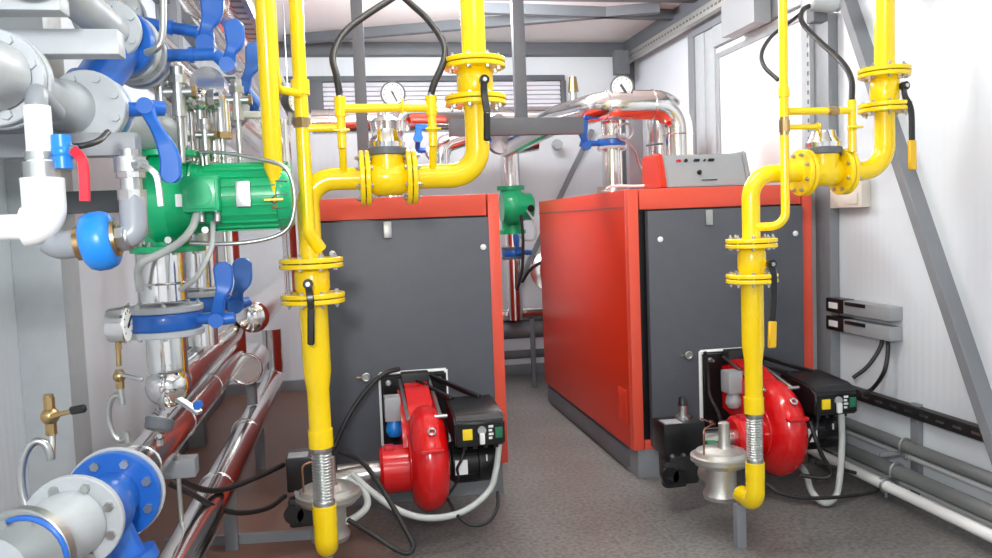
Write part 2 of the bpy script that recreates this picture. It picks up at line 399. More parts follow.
# ================================================================== gas lines
def shutoff(label, c0, c1, R, br, pt0, pt1, pivot, lever, grip, gmat, group):
    "flanged yellow valve between the joints c0 (upper) and c1 (lower) of a drop"
    c0, c1 = V(c0), V(c1); ax = (c0 - c1).normalized()
    v = thing('gas_valve', label, 'valve', c1, group)
    a, b = c1 + ax * .02, c0 - ax * .02; L = (b - a).length
    MB().lathe(a, ax, [(0, br * .86), (L * .2, br), (L * .8, br), (L, br * .86)], 28).build('body', YEL, v)
    joint(pt0, v, c0, ax, R, YEL); joint(pt1, v, c1, -ax, R, YEL)
    pv = V(pivot); MB().cyl(pv, pv + V((0, .08, 0)), .013).build('stem', YEL, v)
    pts = [pv] + [V(x) for x in lever]
    lv = MB().cyl(pv + V((0, -.014, 0)), pv + V((0, .008, 0)), .019, n=16)
    sp = spline(pts, 5); lv.ribbon(sp, [.026] * len(sp), .012)
    l = lv.build('lever', BLK, v)
    MB().cyl(pv + V((0, -.022, 0)), pv + V((0, -.013, 0)), .009, n=6).build('lever_nut', GALV, l)
    MB().bar(pts[-1], V(grip), .036 if gmat is GRIP else .026, .018, up=(0, 1, 0), bev=.006).build('grip', gmat, l)
    return v
def corrugated(a, b, r, parent, turns=16):
    a, b = V(a), V(b); L = (b - a).length; pf = [(0, r * 1.02), (L * .06, r * 1.02)]
    N = turns * 4
    for k in range(N + 1): pf.append((L * .08 + L * .84 * k / N, r * (.93 + .07 * cos(2 * pi * k / 4))))
    return MB().lathe(a, b - a, pf + [(L * .94, r * 1.02), (L, r * 1.02)], 24).build('bellows', GALV, parent)

YG = 3.2
def gas_line(side):
    L = side == 'L'
    r = .048 if L else .042; Rf = .122 if L else .108
    xm, xd = (.525, -.142) if L else (2.325, 1.69)       # main drop, burner drop
    zh = 1.69 if L else 1.662
    W = 'left' if L else 'right'
    t = thing('gas_pipe', ('yellow gas pipe feeding the left burner, stepping over to its drop' if L else 'yellow gas pipe feeding the right burner, stepping over to its drop'), 'pipe', (xd, YG, 0))
    Q = lambda px, py, Y=YG: P(px, py, Y)
    zs = lambda px, py: Q(px, py).z
    # joints on the main drop
    ua, ub = (zs(476, 64), zs(476, 101)) if L else (zs(885, 73), zs(883, 108))
    da, db = (zs(310, 263), zs(312, 298)) if L else (zs(754, 243), zs(754, 278))
    h0, h1 = (Q(365, 178).x, Q(411, 178).x) if L else (Q(803, 170).x, Q(843, 170).x)
    MB().cyl((xm, YG, ua), (xm, YG, ZC), r).build('pipe_run', YEL, t)
    MB().pipe([(xm, YG, ub), (xm, YG, zh), (h1, YG, zh)], r, .11).build('pipe_run', YEL, t)
    MB().pipe([(h0, YG, zh), (xd, YG, zh), (xd, YG, da)], r * .9, .10).build('pipe_run', YEL, t)
    if L: zz = [zs(313, 372), zs(314, 390), zs(317, 447), zs(318, 505), zs(320, 540)]
    else: zz = [zs(755, 345), zs(755, 362), zs(754, 413), zs(754, 462), zs(754, 500)]
    MB().lathe((xd, YG, db), (0, 0, -1), [(0, r * 1.12), (db - zz[0], r * 1.12), (db - zz[1], r * .9), (db - zz[2] - .07, r * .9), (db - zz[2] - .07, r * 1.0), (db - zz[2], r * 1.0)], 28).build('pipe_run', YEL, t)
    corrugated((xd, YG, zz[2]), (xd, YG, zz[3]), r * .86, t)
    MB().lathe((xd, YG, zz[3]), (0, 0, -1), [(0, r * .98), (.07, r * .98), (.07, r * .9), (.1, r * .9)], 28).build('pipe_run', YEL, t)
    zb = .235
    MB().pipe([(xd, YG, zz[3] - .06), (xd, YG, zb), (xd, YG + .13, zb)], r * .95, .055).build('elbow', YEL, t)
    xs_, ys_ = (xd, YG + .02) if L else (xd - .02, YG + .11)
    MB().box((xs_ - .022, ys_ - .02, 0), (xs_ + .022, ys_ + .02, zb - .035), .002).build('support_post', STEEL, t)
    # valves
    if L:
        shutoff('yellow flanged valve with black lever, on the upper drop left of the grey hanger bar', (xm, YG, ua), (xm, YG, ub), Rf, r * 1.5, t, t, Q(484, 80, 3.09), [Q(484, 92, 3.07), Q(487, 112, 3.06)], Q(487, 141, 3.06), BLK, 'gas shut-off valves')
        shutoff('yellow flanged valve with black lever in front of the left boiler', (xd, YG, da), (xd, YG, db), Rf, r * 1.4, t, t, Q(308, 284, 3.08), [Q(310, 296, 3.06), Q(311, 308, 3.06)], Q(311, 345, 3.06), BLK, 'gas shut-off valves')
    else:
        shutoff('yellow flanged valve with bent black lever high against the white right wall', (xm, YG, ua), (xm, YG, ub), Rf, r * 1.45, t, t, Q(904, 86, 3.14), [Q(905, 96, 3.11), Q(911, 110, 3.1), Q(912, 140, 3.1)], Q(912.5, 170, 3.1), GRIP, 'gas shut-off valves')
        shutoff('yellow flanged valve with yellow lever grip in front of the right boiler', (xd, YG, da), (xd, YG, db), Rf, r * 1.4, t, t, Q(771, 264, 3.12), [Q(774, 276, 3.1), Q(774, 300, 3.1), Q(772.5, 321, 3.1)], Q(772, 348, 3.1), GRIP, 'gas shut-off valves')
    # filter with dome on the horizontal run
    f = thing('gas_filter', 'yellow flanged gas filter with silver dome cap above the ' + W + ' boiler', 'filter', ((h0 + h1) / 2, YG, zh - .1))
    hm = (h0 + h1) / 2; rb = r * 1.45
    MB().lathe((h0 + .02, YG, zh), X3, [(0, rb * .8), (.02, rb), (h1 - h0 - .06, rb), (h1 - h0 - .04, rb * .8)], 30).cyl((hm, YG, zh), (hm, YG, zh + rb + .015), .062, .066, 28).build('body', YEL, f)
    joint(t, f, (h0, YG, zh), -X3, Rf * .88 if L else Rf * .92, YEL); joint(t, f, (h1, YG, zh), X3, Rf * .88 if L else Rf * .92, YEL)
    z0 = zh + rb + .015
    MB().cyl((hm, YG, z0), (hm, YG, z0 + .03), .078, .078, 32, .004).build('cap_ring', STEELD, f)
    MB().lathe((hm, YG, z0 + .03), Z3, [(0, .07), (.02, .072), (.045, .055), (.07, .05), (.075, .0)], 32).build('dome', CHR2, f)
    return t
gas_line('L'); gas_line('R')

def fit(mb, a, b, r):   # threaded union
    a, b = V(a), V(b); d = (b - a)
    return mb.cyl(a, b, r, n=8).cyl(a - d * .25, a, r * .8).cyl(b, b + d * .25, r * .8)
def small_cock(c, ax, parent, m=YEL, r=.016):
    ax = V(ax).normalized(); mb = MB(); c = V(c)
    mb.cyl(c - ax * .028, c + ax * .028, r, n=8).sph(c, r * 1.25).build('cock', m, parent)
    s = ax.orthogonal(); s = X3 if abs(ax.z) > .5 else Z3
    MB().cyl(c - Y3 * .03, c, r * .5).bar(c + V((0, -.03, 0)) - s * .03, c + V((0, -.03, 0)) + s * .03, .008, .014, up=(0, 1, 0)).build('cock_handle', m, parent)

# ---- right purge and impulse piping
YP = 3.13
t = thing('purge_pipe', 'thin yellow purge pipe beside the right burner drop', 'pipe', P(782, 230, YP))
xr = P(784, 100, YP).x
a = P(784, 110, YP); bot = P(785, 226, YP).z
MB().pipe([(xr, YP, ZC), (xr, YP, bot), (1.70, 3.175, bot)], .018, .06).build('pipe_run', YEL, t)
fit(MB(), (xr, YP, P(784, 132, YP).z), (xr, YP, P(784, 120, YP).z), .023).build('union', BRS, t)
MB().cyl((xr, YP, P(784, 97, YP).z), (xr, YP, P(784, 88, YP).z), .0225).build('sleeve', YEL, t)
z1 = P(820, 111, YP).z; xe = P(852, 111, YP).x
MB().cyl((xr + .016, YP, z1), (xe, YP, z1), .015).build('cross_pipe', YEL, t)
fit(MB(), (P(829, 111, YP).x, YP, z1), (P(836, 111, YP).x, YP, z1), .02).build('union', BRS, t)
z2 = P(800, 127, YP).z
MB().cyl((xr + .016, YP, z2), (P(816, 127, YP).x, YP, z2), .011).cyl((P(816, 127, YP).x, YP, z2), (P(819, 127, YP).x, YP, z2), .017, n=8).build('cross_pipe', YEL, t)
zt = P(852, 100, YP).z
MB().cyl((xe, YP, P(852, 152, YP).z), (xe, YP, zt), .0165).build('riser', YEL, t)
small_cock((xe, YP, P(852, 128, YP).z), Z3, t)
HOSES = []
t = thing('pressure_transmitter', 'grey pressure transmitter high between the right yellow pipes', 'transmitter', P(823, 10, 3.9))
c = P(826, 2, 3.9); MB().cyl(c + V((-.1, 0, .01)), c + V((.05, 0, 0)), .055, .055, 24, .008).build('body', LGR, t)
MB().cyl(c + V((.05, 0, 0)), c + V((.075, -.01, 0)), .05, .05, 24, .006).build('window', GBOX, t)
MB().box(c + V((-.05, .03, -.09)), c + V((.03, .1, .3)), .004).build('mounting_plate', STEELD, t)
solo(MB().hose([(xe, YP, zt), P(851, 78, YP + .05), P(840, 60, 3.3), P(818, 40, 3.5), P(802, 22, 3.7), P(803, 10, 3.85), P(812, 5, 3.9)], .0125, k=6), 'impulse_hose', RUB, 'black hose from the right yellow riser up to the transmitter', 'hose')
solo(MB().hose([P(800, 14, 3.84), P(790, 22, 3.74), P(772, 36, 3.5), P(762, 52, 3.3), P(764, 66, 3.22), P(778, 80, 3.15)], .009, k=6), 'impulse_hose', RUB, 'thin black hose looping left of the right purge pipe', 'hose')

# ---- left purge and impulse piping
t = thing('purge_pipe', 'thin yellow purge pipe beside the left burner drop', 'pipe', P(303, 240, YP))
xr = P(301, 100, YP).x
MB().pipe([(xr, YP, ZC), (xr, YP, P(303, 232, YP).z), (xr + .04, 3.165, P(303, 250, YP).z)], .026, .04).build('pipe_run', YEL, t)
MB().cyl((xr, YP, P(301, 95, YP).z), (xr, YP, P(301, 80, YP).z), .034).build('sleeve', YEL, t)
z2 = P(320, 128, YP).z; xe1 = P(341, 120, YP).x; xe2 = P(432, 120, YP).x
MB().cyl((xr, YP, z2), (xe1 - .016, YP, z2), .014).build('cross_pipe', YEL, t)
fit(MB(), (xr, YP, P(301, 128, YP).z), (xr, YP, P(301, 118, YP).z), .03).build('union', BRS, t)
t = thing('impulse_pipe', 'yellow gauge manifold with two risers over the left gas filter', 'pipe', ((xe1 + xe2) / 2, YP, 1.75))
zt = P(341, 97, YP).z; z1 = P(385, 108, YP).z
for xe, nm in ((xe1, 0), (xe2, 1)):
    MB().cyl((xe, YP + .05, 1.705), (xe, YP, 1.80), .014).cyl((xe, YP, 1.80), (xe, YP, zt), .0165).cyl((xe, YP, z1 - .03), (xe, YP, zt), .022).build('riser', YEL, t)
    small_cock((xe, YP, P(341, 131, YP).z), Z3, t)
    MB().cyl((xe, YP, zt), (xe, YP, zt + .012), .013).build('hose_tail', GALV, t)
MB().cyl((xe1, YP, z1), (xe2, YP, z1), .0165).build('cross_pipe', YEL, t)
xa = P(402, 108, YP).x; small_cock((xa, YP, z1), X3, t)
hp = P(393, 0, 3.4)
solo(MB().hose([(xe1, YP, zt + .005), P(337, 78, YP), P(333, 55, 3.18), P(345, 32, 3.25), P(368, 14, 3.33), P(396, -4, 3.4)], .0135, k=7), 'impulse_hose', RUB, 'black hose arching from the first riser of the left gauge manifold', 'hose')
solo(MB().hose([(xe2, YP, zt + .005), P(434, 84, YP), P(444, 60, 3.17), P(443, 42, 3.22), P(428, 20, 3.3), P(412, 5, 3.37), P(400, -6, 3.4)], .0135, k=7), 'impulse_hose', RUB, 'black hose arching from the second riser of the left gauge manifold', 'hose')
def gauge(label, c, ax, R, stem, sm=BRS, needle=1.0, depth=.035, cm=None):
    ax = V(ax).normalized(); c = V(c)
    t = thing('pressure_gauge', label, 'gauge', V(stem))
    MB().lathe(c - ax * depth, ax, [(0, 0), (0, R * .86), (depth * .15, R * .93), (depth * .9, R), (depth, R * 1.04), (depth + .006, R * 1.04), (depth + .006, R * .9)], 32).build('case', cm or (CHR2 if R > .05 else STEELD), t)
    MB().lathe(c + ax * .004, ax, [(0, R * .9), (.004, R * .9), (.004, 0)], 32).build('dial', DIAL, t)
    up = V((0, 0, 1)); sd = up.cross(ax).normalized() if abs(ax.z) < .9 else X3
    d = up * cos(needle) + sd * sin(needle); k = c + ax * .011
    MB().bar(k - d * R * .25, k + d * R * .72, R * (.22 if R > .07 else .13), .003, up=ax, bev=0).cyl(k, k + ax * .003, R * .1, n=12).build('needle', BLK, t)
    for j in range(9):
        aa = -2.2 + j * 4.4 / 8; e = up * cos(aa) + sd * sin(aa)
        MB().bar(c + ax * .0085 + e * R * .66, c + ax * .0085 + e * R * .82, R * .05, .002, up=ax, bev=0).build('tick', BLK, t)
    b = c - up * R - ax * depth * .5
    MB().cyl(V(stem), b + up * .01, .008, n=10).cyl(b - up * .02, b, .011, n=6).build('stem', sm, t)
    return t
gc = P(393, 94, YP); gauge('small round gauge on the yellow manifold over the left gas filter', gc, (-.1, -1, 0), .046, (gc.x, YP, z1 + .014), BRS, 2.7, .02)

# ---- thick vent pipe with tap, front left
YV = 2.9
t = thing('vent_pipe', 'thick yellow vent pipe tapering to a small tap before the green pump', 'pipe', P(274, 210, YV))
xa = P(269, 90, YV).x; ztp = P(272, 168, YV).z
MB().lathe((xa, YV, ZC), (0, 0, -1), [(0, .032), (ZC - ztp, .032), (ZC - P(272, 182, YV).z, .014), (ZC - P(273, 196, YV).z, .012)], 24).build('pipe_run', YEL, t)
c = V((xa, YV, P(273, 200, YV).z)); MB().cyl(c + V((0, 0, .02)), c - V((0, 0, .03)), .014, n=8).sph(c, .017).build('tap', BRS, t)
MB().cyl(c - Y3 * .03, c, .006).bar(c + V((-.035, -.03, 0)), c + V((.03, -.03, 0)), .008, .014, up=(0, 1, 0)).build('tap_handle', YEL, t)
YW = 2.98
t = thing('bypass_pipe', 'slim yellow pipe close behind the thick vent pipe with an elbow to the right', 'pipe', P(276, 90, YW))
xa = P(275, 60, YW).x; zz = P(285, 89, YW).z
MB().pipe([(xa, YW, ZC), (xa, YW, zz), (P(297, 89, YW).x, YW + .1, zz)], .014, .03).build('pipe_run', YEL, t)
fit(MB(), (xa, YW, zz + .04), (xa, YW, zz + .02), .019).build('union', YEL, t)

# ================================================================== burners
def burner(bx, hw, W):
    yf = 4.3                      # face of the boiler door
    B = thing('burner', 'glossy red gas burner with black control box on the %s boiler door' % W, 'burner', (bx, 3.9, .13))
    def rr(w, z0, z1, y0, y1, m, name, parent=B, bev=.02):
        return MB().prism([(-w, z0), (w, z0), (w, z1), (-w, z1)], (bx, y0, 0), X3, Z3, (0, y1 - y0, 0), bev).build(name, m, parent)
    rr(hw, .272, .732, yf - .02, yf, WHT, 'gasket_plate', bev=.009)
    pl = rr(hw - .012, .284, .72, yf - .045, yf - .02, BLK, 'mounting_plate', bev=.01)
    for sx in (-1, 1):
        for z in (.32, .68):
            p = V((bx + sx * (hw - .05), yf - .045, z)); MB().cyl(p, p - Y3 * .05, .008).cyl(p - Y3 * .012, p, .015, n=6).build('stud', GALV, pl)
    MB().box((bx - .07, yf - .12, .665), (bx + .075, yf - .045, .735), .006).build('hinge_block', RUB, pl)
    # head casing sloping down to the fan
    poly = [(4.25, .68), (4.13, .69), (3.98, .655), (3.84, .56), (3.8, .40), (4.0, .33), (4.25, .38)]
    MB().prism(poly, (bx - .095, 0, 0), Y3, Z3, (.19, 0, 0), .035).build('head_casing', RED, B)
    # fan scroll (axis along X)
    sy, sz, sr = 3.86, .362, .24; vx = bx + .02
    pf = [(0, .12), (0, .168), (.008, .19), (.024, .213), (.048, .232), (.075, .24), (.1, .24), (.127, .232), (.15, .213), (.166, .19), (.174, .168), (.174, .12)]
    def grow(a):
        d = a / pi * 180
        if d < 20: return 1.0
        if d < 140: return 1 + .16 * (d - 20) / 120
        if d < 200: return 1.16 - .16 * (d - 140) / 60
        return 1.0
    sc = MB().scroll((vx - .085, sy, sz), pf, grow).build('fan_scroll', RED, B)
    MB().torus((vx - .087, sy, sz), X3, .13, .007).torus((vx - .087, sy, sz), X3, .05, .006).build('scroll_rib', RED, sc)
    p = V((vx + .01, sy - .178, sz + .185)); MB().torus(p, (0, -.7, .7), .016, .006, 20, 8).build('eye_bolt', GALV, sc)
    MB().box((vx - .05, sy - .236, sz + .095), (vx + .06, sy - .2, sz + .115), .006).build('scroll_lug', RED, sc)
    # intake drum on the left
    MB().lathe((vx - .085, sy + .02, .33), -X3, [(0, .115), (.13, .115), (.145, .1), (.15, .0)], 36).build('intake_drum', RED, B)
    MB().box((bx - .185, sy - .03, .42), (bx - .14, sy + .02, .455), .004).build('drum_bracket', PRED, B)
    # air pressure switch
    MB().box((bx - .17, 3.98, .535), (bx - .09, 4.08, .655), .008).build('pressure_switch', GBOX, B)
    MB().lathe((bx - .125, 4.02, .455), Z3, [(0, .03), (.02, .042), (.035, .042), (.05, .04), (.08, .03)], 24).build('switch_base', LBL if W == 'left' else GBOX, B)
    MB().cyl((bx - .125, 4.02, .47), (bx - .03, 4.0, .49), .006).build('switch_tube', WHT, B)
    # slide bars from plate down to the control box
    for x0, x1 in ((-.075, -.07), (.075, .085)):
        MB().bar((bx + x0, 4.24, .695), (bx + x1, 3.78, .59), .016, .012).build('slide_bar', GALV, B)
    MB().cyl((bx + x1 - .03, 3.78, .592), (bx + x1 + .03, 3.78, .592), .01).build('slide_pin', GALV, B)
    # motor on the right
    mx0 = vx + .085; my, mz = 3.86, .345
    mo = MB().lathe((mx0, my, mz), X3, [(0, .085), (.02, .085), (.03, .098), (.15, .098), (.155, .104), (.235, .104), (.25, .09), (.255, 0)], 36).build('motor', BLK, B)
    for k in range(14):
        a = pi * (.5 + k / 13 * 1.0) ; d = V((0, cos(a), sin(a)))
        MB().bar(V((mx0 + .035, my, mz)) + d * .098, V((mx0 + .15, my, mz)) + d * .098, .004, .014, up=d, bev=0).build('cooling_fin', BLK, mo)
    MB().box((mx0 + .035, my - .112, mz - .035), (mx0 + .095, my - .1, mz + .035), .002).build('rating_plate', WHT, mo)
    MB().box((mx0 + .186, my - .107, mz + .02), (mx0 + .192, my - .1, mz + .05), 0).build('digit', WHT, mo)
    # control box
    bx0, bx1 = bx + .135, bx + .37
    cb = MB().prism([(0, .465), (0, .575), (.03, .6), (.05, .615), (.34, .635), (.34, .465)], (bx0, 3.66, 0), Y3, Z3, (bx1 - bx0, 0, 0), .009).build('control_box', BLK, B)
    MB().box((bx0 + .01, 3.655, .585), (bx1 - .01, 3.665, .59), 0).build('lid_seam', RUB, cb)
    MB().box((bx0 + .035, 3.653, .50), (bx0 + .08, 3.661, .55), .001).build('sticker', YST, cb)
    MB().cyl((bx0 + .125, 3.66, .54), (bx0 + .125, 3.65, .54), .02, n=20).build('selector_dial', GBOX, cb)
    MB().box((bx0 + .112, 3.635, .478), (bx0 + .136, 3.657, .53), .006).build('selector_knob', WHT, cb)
    for k in range(4):
        MB().box((bx0 + .157, 3.655, .497 + k * .018), (bx0 + .157 + .016 + .006 * (k % 2), 3.661, .507 + k * .018), 0).build('printed_mark', WHT, cb)
    MB().box((bx0 + .188, 3.654, .50), (bx0 + .222, 3.661, .55), .001).build('label', GST, cb)
    for xa_, xb_ in ((-.03, bx0 + .03), (.09, bx1 - .07)):
        MB().bar((bx + xa_, 4.25, .70), (xb_, 3.95, .632), .022, .022).build('box_arm', BLK, B)
    for k in range(4):
        x = bx0 + .05 + .05 * k; MB().cyl((x, 3.72, .466), (x, 3.72, .44), .012, n=8).build('cable_gland', RUB, cb)
    # small cables that belong to the burner
    MB().hose([(bx0 + .05, 3.72, .445), (bx0 + .03, 3.7, .40), (bx0 + .01, 3.72, .35), (mx0 + .05, 3.78, .28), (mx0 + .0, 3.8, .2)], .007, k=5).build('motor_cable', RUB, B)
    # gas inlet
    MB().cyl((vx - .23, sy + .02, .33), (bx - .41, sy + .02, .33), .045, .045, 28).build('inlet_pipe', GALV, B)
    return B
burner(.308, .185, 'left'); burner(2.13, .2, 'right')

# ---- gas trains on the floor: regulator and valve block in front of each boiler
def regulator(x, y, W, xin):
    t = thing('gas_regulator', 'round cast metal gas regulator low before the %s boiler' % W, 'regulator', (x, y, .1))
    z = .375
    MB().lathe((x, y, z - .05), Z3, [(0, 0), (0, .085), (.012, .118), (.03, .126), (.032, .138), (.041, .138), (.042, .134), (.045, .134), (.046, .138), (.055, .138), (.058, .122), (.075, .112), (.08, .075), (.092, .06), (.095, .0)], 40).build('diaphragm_case', ALU, t)
    MB().lathe((x + .01, y - .02, z + .04), Z3, [(0, .034), (.02, .026), (.12, .025), (.125, .015), (.125, 0)], 24).build('spring_tower', ALU, t)
    MB().lathe((x, y, z - .05), -Z3, [(0, .07), (.03, .072), (.1, .07), (.13, .085), (.15, .08), (.155, 0)], 28).build('lower_body', ALU, t)
    for k in range(10):
        a = 2 * pi * k / 10; p = V((x + cos(a) * .12, y + sin(a) * .12, z - .022)); MB().cyl(p, p + Z3 * .03, .007, n=6).build('bolt', GALV, t)
    MB().pipe([(x - .1, y - .04, z - .02), (x - .1, y - .04, z + .14), (x - .02, y + .03, z + .145), (x - .02, y + .16, z + .14)], .0045, .02, 8).build('impulse_line', COP, t)
    MB().cyl((x, y + .07, .25), (x, y + .16, .25), .045).build('outlet', ALU, t)
def valve_block(x, y, W):
    t = thing('gas_valve_block', 'black double solenoid gas valve low beside the %s regulator' % W, 'valve', (x, y, .13))
    MB().box((x - .07, y - .08, .14), (x + .09, y + .08, .299), .02).box((x - .1, y - .09, .13), (x + .02, y - .02, .27), .02).build('body', RUB, t)
    MB().cyl((x - .075, y - .1, .2), (x - .075, y - .08, .2), .045).cyl((x - .02, y - .1, .19), (x - .02, y - .08, .19), .04).build('cover', BLK, t)
    c = MB().box((x - .1, y - .09, .3), (x + .12, y + .08, .46), .01).build('solenoid_coil', BLK, t)
    MB().box((x - .09, y - .085, .4595), (x + .0, y + .0, .4635), .001).build('label_plate', GBOX, c)
    if W == 'right': MB().cyl((x + .04, y, .46), (x + .04, y, .475), .04).cyl((x + .04, y, .475), (x + .04, y, .53), .022).build('coil_nut', GALV, c); MB().cyl((x + .04, y, .53), (x + .04, y, .57), .026, .022, 20, .004).build('coil_cap', BLK, c)
    MB().cyl((x + .09, y, .31), (x + .28, y, .33), .045).build('outlet', GALV, t)
    for k in range(3):
        MB().cyl((x - .06 + .06 * k, y - .095, .3), (x - .06 + .06 * k, y - .075, .3), .01, n=6).build('bolt', GALV, t)
regulator(-.135, 3.47, 'left', -.142); regulator(1.66, 3.47, 'right', 1.69)
valve_block(-.23, 3.84, 'left'); valve_block(1.605, 3.86, 'right')
c = P(711, 444, 3.6); solo(MB().cyl(c + V((-.025, 0, 0)), c + V((.025, 0, 0)), .02, .016, 14, .003).cyl(c + V((.02, 0, 0)), c + V((.05, .02, 0)), .009), 'plug_connector', GST, 'small green plug on the right gas valve block', 'connector')
# cables and hoses round the burners
solo(MB().hose([P(500, 437, 3.75), P(496, 470, 3.7), P(488, 492, 3.68), P(462, 512, 3.62), P(428, 518, 3.6), P(398, 510, 3.6), P(372, 492, 3.62), P(352, 474, 3.66)], .015, k=8), 'cable_conduit', HOSE, 'light grey conduit drooping under the left burner', 'conduit')
solo(MB().hose([P(346, 478, 3.62), P(364, 492, 3.6), P(367, 506, 3.56), P(356, 517, 3.5), P(344, 522, 3.46)], .016, k=8), 'cable_conduit', HOSE, 'short light grey conduit curling round the left regulator', 'conduit')
solo(MB().hose([P(841, 412, 3.7), P(842, 440, 3.7), P(840, 475, 3.68), P(836, 496, 3.66), P(825, 503, 3.64), P(812, 492, 3.7), P(806, 474, 3.8), P(800, 466, 3.9)], .0165, k=8), 'cable_conduit', HOSE, 'light grey conduit hanging below the right control box', 'conduit')
solo(MB().hose([P(399, 369, 4.2), P(386, 373, 4.16), P(370, 386, 4.1), P(352, 410, 4.05), P(337, 440, 4.0), P(331, 456, 3.95)], .013, k=7), 'burner_cable', RUB, 'black cable arching over the left boiler door to the valve block', 'cable')
solo(MB().hose([P(340, 452, 3.75), P(362, 462, 3.6), P(384, 492, 3.45), P(403, 525, 3.35), P(413, 545, 3.3), P(408, 553, 3.28), P(395, 549, 3.3), P(372, 534, 3.34), P(348, 520, 3.4)], .011, k=8), 'burner_cable', RUB, 'black cable loop lying on the floor before the left burner', 'cable')
solo(MB().hose([P(447, 498, 3.75), P(458, 516, 3.6), P(472, 525, 3.55), P(488, 522, 3.56), P(497, 508, 3.62), P(498, 492, 3.7)], .008, k=8), 'burner_cable', RUB, 'thin black cable hanging in a loop below the left burner motor', 'cable')
solo(MB().hose([P(705, 352, 4.18), P(708, 372, 4.2), P(710, 395, 4.18), P(718, 412, 4.1), P(722, 425, 3.95)], .010, k=7), 'burner_cable', RUB, 'black cable down the front of the right burner plate', 'cable')
solo(MB().hose([P(764, 482, 3.55), P(780, 493, 3.5), P(805, 498, 3.48), P(840, 497, 3.5), P(868, 493, 3.6), P(880, 487, 3.7), P(872, 478, 3.8), P(845, 470, 3.85), P(815, 462, 3.9)], .009, k=8), 'burner_cable', RUB, 'black cable looping on the floor by the right burner', 'cable')
solo(MB().hose([P(810, 422, 3.7), P(816, 440, 3.65), P(822, 455, 3.65), P(831, 472, 3.65), P(824, 478, 3.66), P(800, 475, 3.72)], .011, k=8), 'burner_cable', RUB, 'black cable dropping behind the right burner scroll to its motor', 'cable')
solo(MB().hose([P(283, 465, 3.85), P(255, 478, 3.6), P(225, 489, 3.4), P(205, 490, 3.25), P(185, 482, 3.15), P(172, 474, 3.1)], .012, k=8), 'sensor_cable', RUB, 'upper black cable from left valve block over to the silver pipes', 'cable')
solo(MB().hose([P(285, 496, 3.78), P(268, 508, 3.6), P(240, 513, 3.4), P(215, 507, 3.25), P(192, 494, 3.1), P(170, 484, 3.05)], .011, k=8), 'sensor_cable', RUB, 'lower black cable sagging from left valve block to the silver pipes', 'cable')

# ================================================================== hangers and rear pipework
YH = 5.1
t = thing('pipe_hanger', 'grey steel hanger frame hanging from the ceiling behind the left gas pipe', 'hanger', (.75, YH, 2.15))
a, b = P(359, 60, YH).x, P(519, 60, YH).x
zb = P(430, 129, YH).z
MB().box((a - .035, YH - .03, 1.72), (a + .035, YH + .03, 3.13)).build('upright', STEELD, t)
MB().box((b - .038, YH - .03, zb), (b + .038, YH + .03, 3.13)).build('upright', STEELD, t)
xa, xb = P(448, 127, YH).x, P(580, 127, YH).x
MB().box((xa, YH - .09, zb - .055), (xb, YH - .031, zb + .05)).build('crossbar', STEELD, t)
tube = lambda px, py, Y: P(px, py, Y)
YHd = 6.75
t = thing('header_pipe', 'horizontal foil clad header pipe behind the left gas valves', 'pipe', (.6, YHd, 2.3))
zz = P(430, 120, YHd).z
MB().cyl((P(312, 120, YHd).x, YHd, zz), (P(575, 120, YHd).x, YHd, zz), .10, n=32).build('jacket', CHR, t)
for px in (330, 420, 500): MB().torus((P(px, 120, YHd).x, YHd, zz), X3, .1, .006, 32, 8).build('jacket_band', CHR2, t)
# chrome stub with flared top over left filter
t = thing('riser_pipe', 'upright foil clad riser rising behind the left gas filter dome', 'pipe', P(388, 140, 5.9))
x0 = P(388, 140, 5.9).x; MB().lathe((x0, 5.9, ZT), Z3, [(0, .11), (P(388, 140, 5.9).z - ZT, .11), (P(388, 122, 5.9).z - ZT, .13), (P(388, 116, 5.9).z - ZT, .07), (P(388, 104, 5.9).z - ZT, .07), (P(388, 104, 5.9).z - ZT, 0)], 32).build('jacket', CHR, t)
MB().pipe([P(398, 125, 5.9) + V((0, 0, -.05)), P(398, 112, 5.9) + V((0, 0, .0)), P(470, 112, 5.9)], .09, .1).build('branch', CHR, t)
# big flow pipe from the right boiler
YQ = 5.2
t = thing('flow_pipe', 'large foil clad flow pipe bending down onto the right boiler', 'pipe', P(680, 180, YQ))
r = .098
xd = P(678, 140, YQ).x; zt = P(640, 105, YQ).z
pts = [(xd, YQ, ZT + .01), (xd, YQ, zt), (P(603, 105, YQ).x, YQ, zt), P(560, 118, 5.8), P(505, 146, 6.7)]
MB().pipe(pts, r, .17, 32).build('jacket', CHR, t)
for p, ax in (((xd, YQ, zt - .2), Z3), ((xd - .18, YQ, zt), X3), ((P(606, 105, YQ).x, YQ, zt), X3)):
    MB().torus(p, ax, r, .005, 32, 8).build('jacket_band', CHR2, t)
MB().cyl(P(618, 113, YQ), P(618, 92, YQ), .02).build('gauge_boss', GALV, t)
gc = P(622, 87, YQ - .05); gauge('round white gauge standing on the large flow pipe', gc, (-.25, -1, 0), .075, (gc.x, YQ - .03, gc.z - .13), GALV, 2.6, .05, cm=STEELD)
